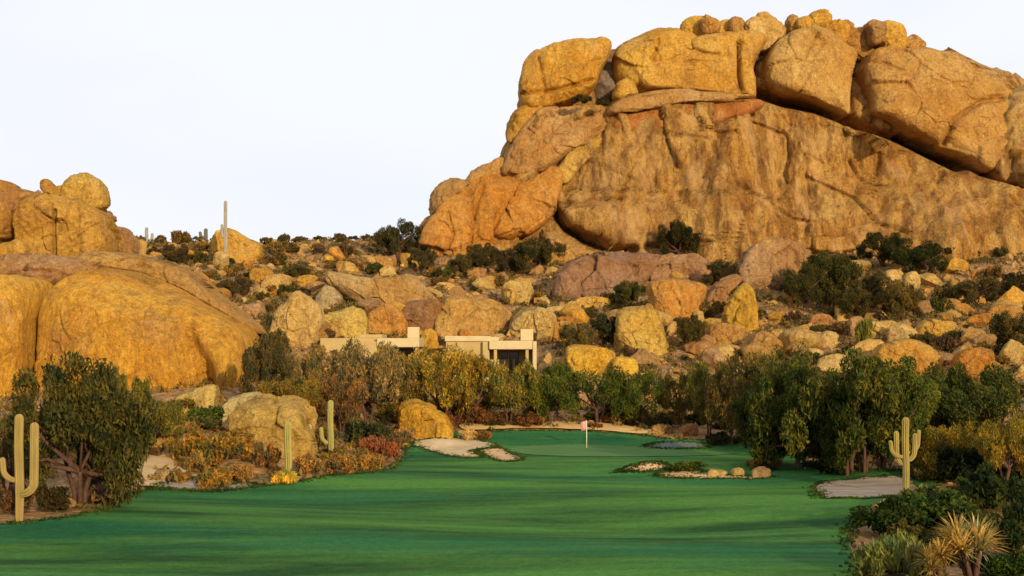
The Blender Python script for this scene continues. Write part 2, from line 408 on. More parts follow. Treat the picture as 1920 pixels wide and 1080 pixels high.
# ------------------------------------------------------------------ rocks
_ico = {}
def ico(n):
    if n not in _ico:
        bm = bmesh.new(); bmesh.ops.create_icosphere(bm, subdivisions=n, radius=1.0)
        v = np.array([tuple(a.co) for a in bm.verts]); f = np.array([[a.index for a in q.verts] for q in bm.faces], dtype=np.int32); bm.free()
        _ico[n] = (v, f)
    return _ico[n]
def polyd(px, py, line):
    d = np.full(px.shape, 1e9)
    for (x0, y0), (x1, y1) in zip(line[:-1], line[1:]):
        t = np.clip(((px - x0) * (x1 - x0) + (py - y0) * (y1 - y0)) / ((x1 - x0) ** 2 + (y1 - y0) ** 2 + 1e-9), 0, 1)
        d = np.minimum(d, np.hypot(px - x0 - t * (x1 - x0), py - y0 - t * (y1 - y0)))
    return d
def rock_geo(outline, D, T, boxy=0.7, lean=0.15, yaw=0.0, sub=5, ext=0.0, rough=0.05, cracks=(), facets=3, seed=1, back=1.0, streaks=0.0, dents=(), plates=(), frac=None, joint=1.0):
    """A solid boulder: its outline stands on a leaning plane at distance D, its belly bulges T metres to each side of it."""
    P = np.asarray(outline, float).copy()
    if ext:
        y1 = P[:, 1].max(); y0 = P[:, 1].min(); k = P[:, 1] > y0 + 0.6 * (y1 - y0); P[k, 1] += ext * (y1 - y0) * (P[k, 1] - y0 - 0.6 * (y1 - y0)) / (0.4 * (y1 - y0))
    P = smooth_closed(P, 8)
    cx, cy = (P[:, 0].min() + P[:, 0].max()) / 2, (P[:, 1].min() + P[:, 1].max()) / 2
    c3 = np.array([(cx - 960) / F * D, D, CAMH + (HY - cy) / F * D])
    ny = np.array([math.sin(yaw), -math.cos(yaw), lean]); # plane: ny.(p-c)=0
    dirs = np.stack([(P[:, 0] - 960) / F, np.ones(len(P)), (HY - P[:, 1]) / F], -1); camp = np.array([0, 0, CAMH])
    t = ((c3 - camp) @ ny) / (dirs @ ny); W = camp + dirs * t[:, None] - c3
    ang = np.arctan2(W[:, 2], W[:, 0]); rad = np.hypot(W[:, 0], W[:, 2]); o = np.argsort(ang)
    ang, rad = ang[o], rad[o]; ang = np.concatenate([ang - 2 * np.pi, ang, ang + 2 * np.pi]); rad = np.tile(rad, 3)
    v, f = ico(sub); rng = np.random.RandomState(seed)
    # spread the vertices evenly over the boxy front instead of bunching them at the rim
    rr0 = np.hypot(v[:, 0], v[:, 2]); phi = np.arctan2(rr0, np.abs(v[:, 1])); tt = phi / (np.pi / 2)
    ww = 0.22 * tt ** 4; ph2 = (1 - ww) * np.arcsin(np.clip(tt, 0, 1) ** (1 / boxy)) + ww * phi; k_ = np.sin(ph2) / np.maximum(rr0, 1e-6)
    v = np.stack([v[:, 0] * k_, np.sign(v[:, 1]) * np.cos(ph2), v[:, 2] * k_], -1)
    q = v.copy()                                   # q: x right, z up, y depth
    size = float(np.mean(rad))
    # facets, mostly on the front
    for k in range(facets):
        n_ = rng.normal(size=3); n_[1] = -abs(n_[1]) - 0.6; n_ /= np.linalg.norm(n_); d = rng.uniform(0.66, 0.9)
        e = q @ n_ - d; q = q - n_[None] * (np.where(e > 0, e, 0) * 0.85)[:, None]
    r = np.hypot(q[:, 0], q[:, 2]); th = np.arctan2(v[:, 2], v[:, 0]); dep = q[:, 1]
    r0 = np.hypot(v[:, 0], v[:, 2])
    rs = np.clip(r0, 0, 1) ** boxy * np.where(r0 > 1e-4, np.clip(r / np.maximum(r0, 1e-4), 0.8, 1), 1)
    ds = np.sign(dep) * np.abs(dep) ** boxy
    rr = rs * np.interp(th, ang, rad)
    x = rr * np.cos(th); z = rr * np.sin(th)
    y = ds * T * np.where(ds > 0, back, 1.0)
    # fall of the rock plane (lean / yaw)
    y = y + (math.sin(yaw) * x + lean * z) / math.cos(yaw)
    p = np.stack([x, y, z], -1)
    nrm = v * np.array([1 / size, 1 / T, 1 / size]); nrm /= np.linalg.norm(nrm, axis=1)[:, None]
    wp = p + c3
    a = rough * size
    fr = 1 - 0.5 * ss((r0 - 0.8) / 0.2)
    dsp = a * fbm(wp / (size * 0.7), 5, seed, 0.52) * fr
    dsp = dsp - 0.6 * a * np.abs(fbm(wp / (size * 0.35) + 5, 4, seed + 20, 0.6)) * fr
    fs = min(1.0, 14.0 / size) if frac is None else frac
    o1, t1, e1 = fracture(wp, size * 0.85 * (1 if size < 12 else 0.5), seed + 60, zs=joint)
    dsp = dsp + size * fs * fr * (0.035 * o1 + 0.16 * t1 - 0.055 * (1 - ss(e1 / 0.05)) * ss((vnoise(wp / size * 1.3, seed + 5) + 0.4) / 0.5))
    o2, t2, e2 = fracture(wp, size * 0.30 * (1 if size < 12 else 0.5), seed + 80, zs=joint)
    dsp = dsp + size * fs * fr * 0.5 * (0.020 * o2 + 0.11 * t2 - 0.02 * (1 - ss(e2 / 0.06)))
    if streaks: dsp = dsp + streaks * fr * (fbm(wp * np.array([0.35, 0.35, 0.035]), 4, seed + 50, 0.6))
    p = p + nrm * dsp[:, None]
    # cracks: grooves cut back into the rock along photo-traced joints
    wp = p + c3; ppx = 960 + wp[:, 0] / wp[:, 1] * F; ppy = HY - (wp[:, 2] - CAMH) / wp[:, 1] * F; fm = v[:, 1] < 0.05
    for line, wd, dp in cracks:
        jx = 3 * vnoise(wp / 1.7, seed + 3) / max(wd, 1) * 1.0; d = polyd(ppx + jx, ppy + jx, line)
        p[:, 1] += np.where(fm, dp * np.exp(-(d / wd) ** 2), 0)
    for poly, hh_, soft in plates:                    # exfoliation sheets standing proud of the face
        ins = inside(np.array(poly, float), ppx + 3 * vnoise(wp / 2.5, seed + 8), ppy + 3 * vnoise(wp / 2.5, seed + 9)); d = polyd(ppx, ppy, list(poly) + [poly[0]])
        p[:, 1] -= np.where(fm & ins, hh_ * (0.35 + 0.65 * ss(d / soft)), 0)
    for (ex, ey, rx, rz_, dp) in dents:               # hollows and bulges
        g = np.exp(-(((ppx - ex) / rx) ** 2 + ((ppy - ey) / rz_) ** 2) ** 1.5); p[:, 1] += np.where(fm, dp * g, 0)
    return c3, p, f
ROCKS = []
def rock(label, outline, D=None, T=None, col=(0.46, 0.27, 0.09), name='boulder', cat='boulder', mat=None, base=None, sink=0.0, **kw):
    P = np.asarray(outline, float); w_ = np.ptp(P[:, 0])
    if D is None:
        bx, by = base if base else ((P[:, 0].min() + P[:, 0].max()) / 2, P[:, 1].max() - 2)
        D = gp(bx, by)[1]; T = T or 0.42 * min(w_, 1.7 * np.ptp(P[:, 1])) * D / F; D += T * 0.45
        kw.setdefault('ext', 0.3)
    T = T or 0.4 * w_ * D / F
    kw.setdefault('seed', len(ROCKS) * 13 + 7)
    c3, p, f = rock_geo(P, D, T, **kw)
    o = obj(name, mesh(name, p, f), mat or M_rock, col=col); o.location = c3
    ROCKS.append(o)
    return tag(o, label, cat)
TAN = (0.46, 0.27, 0.09); GOLD = (0.56, 0.34, 0.07); PINK = (0.42, 0.25, 0.13); ORG = (0.50, 0.25, 0.06); PALE = (0.58, 0.42, 0.18); YEL = (0.66, 0.43, 0.06); PURP = (0.30, 0.18, 0.13); DUN = (0.36, 0.22, 0.09)

# --- the great cliff
CL_D, CL_Y, CL_L, CL_T = 243.0, 397.0, 0.42, 13.0
def cliff_front(py):
    """depth of the cliff face at a photo row: a plane leaning back"""
    k = (HY - py) / F; z0 = CAMH + (HY - CL_Y) / F * CL_D
    return (CL_D - CL_L * z0 + CL_L * CAMH) / (1 - CL_L * k) - CL_T
def slab(label, outline, prot, T=5.0, **kw):
    P = np.asarray(outline, float); cy = (P[:, 1].min() + P[:, 1].max()) / 2
    kw.setdefault('lean', 0.42); kw.setdefault('boxy', 0.42); kw.setdefault('sub', 6); kw.setdefault('rough', 0.035)
    return rock(label, outline, D=cliff_front(cy) + T - prot, T=T, **kw)
rock('huge bare tan granite cliff face with vertical streaks below the crowning blocks',
     [(770, 620), (780, 520), (792, 470), (835, 410), (885, 372), (940, 350), (948, 300), (965, 262), (978, 225), (1000, 150), (1140, 130), (1300, 110), (1440, 105), (1600, 130), (1700, 165), (1800, 200), (1900, 235), (2050, 300), (2170, 400), (2220, 560), (2150, 660), (1900, 660), (1600, 660), (1300, 660), (1000, 660)],
     D=CL_D, T=CL_T, col=(0.52, 0.325, 0.115), name='granite_cliff', cat='cliff', mat=M_cliff, boxy=0.36, lean=CL_L, sub=8, rough=0.02, facets=0, seed=5, back=1.6, streaks=1.1, joint=0.45, frac=0.55,
     cracks=[([(1045, 380), (1090, 385), (1105, 378), (1165, 372)], 3, 1.2), ([(1040, 385), (1045, 405), (1062, 428), (1100, 450), (1145, 468), (1190, 466)], 6, 6.5), ([(1165, 375), (1158, 410), (1150, 465)], 3, 1.2),
             ([(1410, 200), (1408, 228), (1440, 240), (1465, 248)], 2.2, 1.1), ([(1330, 300), (1318, 340), (1290, 390)], 3, 0.9), ([(1520, 330), (1600, 370), (1640, 420), (1700, 440)], 3, 1.2),
             ([(1380, 350), (1440, 375), (1490, 410), (1530, 415)], 2.5, 1.0), ([(1240, 250), (1330, 258), (1345, 300), (1320, 330)], 2.5, 0.7), ([(1510, 290), (1525, 380), (1510, 440)], 4, 1.0), ([(1595, 300), (1620, 345), (1660, 350)], 3, 1.0),
             ([(1215, 460), (1270, 468), (1330, 452)], 3, 1.5), ([(1500, 470), (1560, 478), (1620, 470)], 4, 2.0), ([(1890, 370), (1912, 400), (1920, 440)], 3, 1.2), ([(1700, 470), (1760, 500), (1840, 500), (1920, 520)], 4, 1.5),
             ([(1360, 210), (1340, 320), (1300, 420)], 4, 0.6), ([(1470, 250), (1460, 330), (1490, 400)], 4, 0.5), ([(1100, 300), (1200, 340), (1260, 400)], 3, 0.5), ([(1750, 330), (1780, 400), (1770, 470)], 4, 0.6),
             ([(1596, 216), (1640, 232), (1690, 250), (1740, 276), (1800, 306)], 11, 12.0), ([(1424, 170), (1470, 186), (1530, 198), (1586, 218)], 9, 9.0), ([(1190, 172), (1300, 178), (1400, 184)], 6, 5.0), ([(1602, 95), (1595, 150), (1594, 215)], 11, 12.0), ([(1430, 70), (1414, 110), (1414, 178)], 11, 12.0), ([(1135, 100), (1138, 180)], 14, 8.0)],
     dents=[(1560, 350, 70, 60, 2.2), (1250, 330, 80, 60, 1.2), (1385, 300, 40, 90, -1.5), (1700, 400, 120, 60, -1.5), (1470, 330, 20, 100, 1.2), (1830, 440, 90, 60, -2.0), (1150, 420, 60, 35, -1.5), (1600, 440, 60, 40, 1.5), (1420, 440, 50, 50, -1.5)],
     plates=[([(900, 20), (2300, 20), (2300, 470), (2160, 420), (2050, 400), (1960, 368), (1900, 350), (1850, 332), (1780, 303), (1690, 256), (1625, 226), (1584, 222), (1500, 194), (1415, 178), (1300, 181), (1190, 176), (1120, 195), (990, 215)], -6.0, 5), ([(1525, 340), (1580, 320), (1640, 350), (1700, 350), (1790, 400), (1830, 480), (1800, 560), (1560, 560), (1540, 420)], 0.9, 8), ([(1050, 392), (1100, 386), (1165, 378), (1160, 420), (1150, 462), (1100, 442), (1065, 420)], 2.6, 6),
             ([(1165, 380), (1260, 370), (1330, 400), (1330, 450), (1270, 462), (1155, 462)], 0.9, 10), ([(1350, 210), (1405, 200), (1420, 300), (1400, 440), (1350, 450), (1330, 330)], 0.9, 12),
             ([(1880, 330), (2200, 420), (2200, 560), (1900, 560), (1860, 430)], 1.4, 8)])
slab('long flat ledge slab roofing the orange overhang at the top of the cliff',
     [(1133, 216), (1160, 194), (1240, 180), (1320, 182), (1402, 188), (1412, 198), (1340, 200), (1270, 205), (1190, 220), (1150, 228)], 6.2, T=8, col=(0.46, 0.29, 0.13), name='rock_ledge', cat='rock ledge', facets=0, rough=0.02, frac=0.3)
slab('orange rock band with painted bounce light recessed under the flat ledge of the cliff',
     [(1140, 252), (1142, 222), (1240, 198), (1330, 192), (1420, 194), (1415, 215), (1340, 242), (1250, 256), (1180, 258)], 4.4, T=7, col=(0.40, 0.17, 0.06), name='bounce_tinted_band', cat='rock', sub=6, facets=0, rough=0.02, frac=0.3)  # orange colour stands in for warm bounce light under the ledge
slab('big smooth pinkish slab on the left shoulder of the cliff',
     [(938, 332), (945, 300), (965, 262), (990, 225), (1025, 206), (1100, 203), (1142, 212), (1150, 236), (1110, 266), (1060, 300), (1010, 333), (970, 345)], 3.0, T=7, col=(0.44, 0.26, 0.11), name='rock_slab', cat='rock slab', facets=1)
slab('small yellow knob on the left skyline under the leftmost crowning boulder', [(948, 255), (950, 232), (965, 207), (1000, 200), (1025, 208), (1000, 235), (975, 262), (955, 275)], 1.5, T=6, col=GOLD, sub=5, boxy=0.6)
slab('leaning orange slab at the left foot of the cliff, beside the rounded skyline boulder', [(785, 520), (800, 450), (830, 400), (870, 360), (925, 338), (985, 335), (965, 380), (938, 440), (930, 500), (900, 560), (820, 570)], 3.0, T=7, col=ORG, name='rock_slab', cat='rock slab', facets=1, cracks=[([(905, 350), (890, 400), (880, 470)], 3, 1.0), ([(840, 400), (850, 440), (835, 480)], 3, 0.8)])
slab('orange brown wedge left of the black slanting crack low on the cliff', [(925, 445), (930, 405), (955, 365), (1000, 335), (1045, 315), (1056, 345), (1042, 380), (1032, 415), (1000, 440), (960, 452)], 3.6, T=6, col=ORG, name='rock_slab', cat='rock slab', facets=1)
slab('yellow seam rock running up between shoulder slab and cliff face', [(1035, 335), (1050, 305), (1080, 280), (1130, 250), (1150, 245), (1130, 275), (1095, 310), (1060, 350)], 1.6, T=4, col=(0.50, 0.33, 0.09), name='rock_seam', cat='rock', sub=5, facets=1)
slab('broad tan rock directly beneath the black slanting crack at the cliff foot', [(955, 560), (970, 480), (995, 438), (1032, 424), (1085, 458), (1140, 484), (1165, 535), (1080, 590), (1010, 590)], 3.5, T=6, col=(0.44, 0.27, 0.1), cat='rock', facets=2)
rock('rounded brown boulder lowest on the left skyline of the cliff', [(806, 400), (805, 372), (825, 345), (855, 334), (885, 345), (885, 380), (860, 420), (820, 430)], D=236, T=5, col=DUN, sub=5, boxy=0.6)
rock('sloping tan boulder on the left skyline between two shadowed ledges', [(868, 355), (885, 322), (915, 305), (948, 295), (960, 330), (940, 370), (890, 375)], D=238, T=5, col=TAN, sub=5, boxy=0.6)
rock('dark bottom-left lump on the skyline just behind the cliff shrubs', [(780, 490), (785, 430), (805, 405), (835, 398), (850, 440), (830, 500)], D=234, T=4, col=DUN, sub=5, boxy=0.6)
# --- the crowning blocks
slab('leftmost crowning boulder of the cliff, rounded and bright yellow with orange underside',
     [(973, 175), (975, 140), (990, 110), (1030, 90), (1070, 81), (1118, 79), (1143, 88), (1140, 112), (1124, 140), (1114, 165), (1090, 188), (1040, 204), (1000, 212), (978, 205)], 2.6, T=7, col=GOLD, frac=0.5, boxy=0.5, lean=0.42, sub=6, facets=3, rough=0.05, cracks=[([(980, 175), (1040, 168), (1110, 150)], 4, 1.2), ([(1010, 110), (1020, 160), (1012, 205)], 3, .8)])
slab('golden dome boulder just right of the blue grey shadowed gap on the cliff top',
     [(1154, 175), (1150, 120), (1158, 90), (1190, 70), (1230, 61), (1275, 64), (1310, 85), (1300, 150), (1240, 185), (1180, 190)], 1.2, T=7, col=GOLD, frac=0.5, boxy=0.5, lean=0.42, sub=6, facets=3, rough=0.04, cracks=[([(1235, 75), (1225, 110), (1230, 130)], 3, .8)])
slab('little yellow stone wedged below the shadowed gap on the cliff top', [(1148, 184), (1155, 160), (1175, 150), (1192, 158), (1196, 180), (1170, 192)], 2.5, T=3, col=GOLD, sub=4, boxy=0.55)
rock('boulder in painted grey shadow deep in the gap between two golden boulders on top', [(1112, 190), (1118, 140), (1135, 115), (1155, 115), (1165, 150), (1160, 190)], D=249, T=4, col=(0.2, 0.17, 0.17), sub=4)  # grey colour stands in for the blue grey shadow of the gap
slab('long low crowning block with sharp undercut left corner and one vertical joint',
     [(1184, 152), (1198, 136), (1240, 110), (1290, 85), (1350, 70), (1400, 68), (1436, 76), (1420, 105), (1408, 150), (1408, 190), (1380, 189), (1300, 181), (1224, 177), (1200, 172)], 2.2, T=7, col=(0.54, 0.33, 0.08), frac=0.5, boxy=0.42, lean=0.42, sub=6, facets=2, rough=0.03, cracks=[([(1386, 80), (1386, 140), (1390, 165), (1402, 188)], 3, 2.2), ([(1270, 120), (1300, 112), (1340, 116)], 2, .5)])
slab('tall middle crowning block between the two black cracks',
     [(1432, 160), (1428, 130), (1438, 100), (1460, 75), (1500, 58), (1540, 60), (1580, 80), (1602, 103), (1592, 140), (1584, 180), (1582, 220), (1560, 212), (1500, 190), (1455, 178)], 2.6, T=7, col=(0.50, 0.32, 0.11), frac=0.5, boxy=0.42, lean=0.42, sub=6, facets=2, rough=0.03, cracks=[([(1535, 62), (1520, 85), (1510, 110)], 2.5, 0.8)])
slab('largest right hand crowning block overhanging the long black shadow slot',
     [(1622, 195), (1612, 160), (1614, 124), (1632, 98), (1680, 98), (1750, 108), (1820, 138), (1880, 175), (1900, 210), (1885, 260), (1850, 310), (1830, 326), (1785, 300), (1740, 278), (1690, 254), (1655, 232), (1625, 218)], 2.4, T=8, col=(0.48, 0.29, 0.10), frac=0.5, boxy=0.4, lean=0.42, sub=7, facets=2, rough=0.03, cracks=[([(1610, 112), (1660, 118), (1690, 130)], 2.5, 0.8), ([(1770, 270), (1790, 225), (1840, 190), (1880, 185)], 5, 1.4)])
slab('pale streaked block at the right frame edge with a small arched alcove',
     [(1845, 330), (1846, 290), (1856, 230), (1870, 190), (1910, 168), (1980, 180), (2080, 220), (2150, 290), (2160, 370), (2080, 420), (1980, 380), (1900, 352)], 1.6, T=8, col=(0.52, 0.35, 0.14), mat=M_cliff, frac=0.5, boxy=0.42, lean=0.42, sub=6, facets=1, rough=0.03, streaks=0.4, dents=[(1903, 320, 16, 34, 2.8)], cracks=[([(1850, 260), (1848, 300), (1850, 340)], 4, 1.5)])
rock('smooth grey crest slab behind the right crowning block, against the sky', [(1640, 150), (1660, 100), (1720, 98), (1800, 125), (1880, 160), (1960, 185), (2100, 240), (2150, 330), (1900, 330), (1700, 260)], D=256, T=10, col=(0.44, 0.29, 0.14), name='rock_slab', cat='rock slab', boxy=0.5, lean=0.45, sub=6, rough=0.03)
rock('rubbly core rock painted shadow dark, seen through gaps behind the crowning blocks', [(1000, 230), (1020, 150), (1100, 110), (1250, 85), (1450, 70), (1650, 95), (1850, 170), (2000, 230), (2100, 400), (1900, 480), (1500, 400), (1100, 380)], D=268, T=13, col=(0.2, 0.12, 0.06), name='rock_core', cat='rock', boxy=0.6, lean=0.3, sub=6, rough=0.02)  # dark colour makes the gaps between the blocks read as black shade
crest = [((1275, 78, 1345, 32), GOLD, 'yellow crest boulder farthest left on the summit'), ((1335, 76, 1372, 36), GOLD, 'narrow crest boulder beside the farthest left summit boulder'),
         ((1360, 74, 1395, 30), TAN, 'upright tan crest stone left of the pale flat summit rock'), ((1390, 72, 1475, 28), PALE, 'pale flat topped summit rock above the middle block'),
         ((1472, 62, 1500, 26), TAN, 'thin upright pinnacle right of the pale summit rock'), ((1492, 64, 1520, 30), GOLD, 'second upright pinnacle on the summit, yellower'),
         ((1512, 52, 1560, 17), GOLD, 'topmost knobbly stone of the whole summit'), ((1530, 78, 1590, 38), GOLD, 'sloping yellow slab right below the topmost stone'),
         ((1575, 92, 1640, 52), TAN, 'tan slab sloping down toward the dark summit hollow'), ((1622, 70, 1660, 36), DUN, 'flat brown capstone on the right end of the summit'),
         ((1640, 104, 1700, 38), GOLD, 'large yellow boulder right of the dark summit hollow'), ((1685, 106, 1730, 68), TAN, 'last crest boulder before the bare grey slope on the right'),
         ((1560, 60, 1600, 40), TAN, 'small tan crest stone between the slab and the capstone'), ((1310, 60, 1350, 28), TAN, 'small stone perched on the left summit boulders')]
rr_ = random.Random(4)
for (x0, y1, x1, y0), col, lb in crest:
    cx, cy, rx, ry = (x0 + x1) / 2, (y0 + y1) / 2, (x1 - x0) / 2, (y1 - y0) / 2
    ol = [(cx + rx * math.cos(a) * rr_.uniform(0.88, 1.08), cy - ry * math.sin(a) * rr_.uniform(0.88, 1.08)) for a in np.linspace(0, 2 * math.pi, 9, endpoint=False)]
    rock(lb, ol, D=251 + rr_.uniform(-2, 2), T=rr_.uniform(2, 3.5), col=col, sub=5, boxy=0.5, ext=0.6, rough=0.09, facets=7, yaw=rr_.uniform(-.4, .4))

# --- left dome and the rocks above it
rock('great golden dome boulder at the left with a shaded streaked hollow on its right flank',
     [(90, 640), (94, 580), (118, 535), (170, 505), (240, 503), (310, 530), (380, 570), (440, 600), (475, 635), (482, 680), (470, 720), (455, 755), (400, 800), (300, 830), (180, 830), (110, 800), (90, 720)],
     D=120, T=7, col=(0.60, 0.335, 0.055), name='dome_boulder', frac=0.45, boxy=0.52, lean=0.3, sub=7, facets=2, rough=0.02, seed=21, streaks=0.10,
     cracks=[([(110, 540), (160, 512), (240, 508), (320, 540)], 3, 0.5), ([(150, 585), (140, 560), (180, 530), (250, 515)], 3, 0.25)], dents=[(345, 640, 20, 45, 1.1), (362, 690, 22, 50, 1.6), (385, 725, 18, 45, 2.0), (430, 680, 34, 70, -1.0), (250, 600, 90, 60, -0.5)])
rock('golden dome boulder cut by the left frame edge, beyond the deep brown crack',
     [(-150, 700), (-140, 600), (-80, 540), (-20, 520), (40, 518), (75, 530), (78, 570), (66, 630), (64, 700), (60, 770), (0, 810), (-100, 800)], D=118, T=7, col=(0.62, 0.35, 0.055), name='dome_boulder', frac=0.45, boxy=0.52, lean=0.3, sub=6, facets=2, rough=0.025, streaks=0.1)
rock('long tan slab draped over the back of the big dome, sloping down right',
     [(150, 490), (180, 472), (250, 475), (310, 490), (360, 512), (400, 545), (450, 585), (492, 618), (490, 640), (450, 622), (400, 590), (330, 560), (250, 535), (180, 520)], D=131, T=5, col=(0.48, 0.31, 0.12), name='rock_slab', cat='rock slab', boxy=0.5, lean=0.4, sub=6, facets=2, rough=0.04, cracks=[([(170, 500), (260, 512), (340, 545), (420, 590), (480, 625)], 3, 0.7)])
rock('flat pinkish saddle rock filling the top left above both domes',
     [(-150, 560), (-140, 490), (-60, 478), (20, 485), (80, 478), (150, 485), (210, 500), (180, 545), (100, 560), (-20, 560)], D=129, T=6, col=PINK, name='rock_slab', cat='rock slab', boxy=0.5, lean=0.4, sub=6, rough=0.045, cracks=[([(0, 520), (50, 505), (100, 510), (150, 525)], 3, 0.7), ([(-20, 545), (40, 522), (90, 520)], 3, 0.5)])
rock('square shouldered golden block at upper left split by one vertical joint',
     [(45, 500), (42, 440), (55, 385), (95, 368), (150, 375), (195, 400), (215, 440), (212, 480), (180, 500), (110, 510)], D=150, T=5, col=(0.52, 0.32, 0.08), boxy=0.6, lean=0.15, sub=6, rough=0.035, cracks=[([(102, 395), (100, 430), (102, 480)], 3, 0.9)], facets=2)
rock('grey brown sloping cap rock under the balanced boulder', [(-20, 420), (0, 370), (30, 352), (80, 362), (150, 382), (205, 400), (210, 418), (150, 412), (90, 402), (40, 412)], D=153, T=5, col=PINK, name='rock_slab', cat='rock slab', boxy=0.65, lean=0.3, sub=5, rough=0.04)
rock('balanced golden boulder standing on the upper left skyline', [(120, 380), (124, 345), (135, 327), (160, 323), (185, 337), (200, 358), (200, 385), (180, 396), (145, 392)], D=152, T=2.4, col=(0.56, 0.38, 0.1), boxy=0.62, lean=0.05, sub=5, rough=0.05)
rock('small round stone just left of the balanced boulder', [(76, 352), (78, 338), (90, 336), (102, 348), (108, 362), (95, 368), (82, 362)], D=152, T=0.9, col=TAN, sub=4)
rock('low flat stone between the balanced boulder and the small round one', [(95, 368), (100, 352), (122, 348), (126, 372), (110, 376)], D=151.5, T=0.8, col=GOLD, sub=4)
rock('dark knob on the right edge of the upper left block', [(193, 425), (195, 402), (206, 395), (212, 408), (208, 425)], D=153, T=1, col=DUN, sub=4)
rock('boulder heap cut by the left frame edge at the skyline', [(-80, 400), (-60, 345), (-20, 335), (20, 342), (36, 355), (30, 380), (-10, 400)], D=156, T=3, col=TAN, sub=5)
rock('tan block at the left frame edge below the skyline heap', [(-90, 460), (-60, 390), (0, 375), (38, 385), (40, 430), (20, 450), (-30, 470)], D=150, T=3.5, col=(0.48, 0.3, 0.1), sub=5)
rock('small golden boulder at left edge sitting in the dark joint', [(-10, 480), (0, 455), (30, 448), (52, 460), (55, 480), (40, 494), (10, 496)], D=140, T=1.6, col=GOLD, sub=4)
rock('reddish rock shoulder right of the upper left block', [(205, 490), (205, 440), (222, 425), (245, 435), (258, 460), (250, 500)], D=158, T=2.5, col=(0.38, 0.22, 0.1), sub=5)

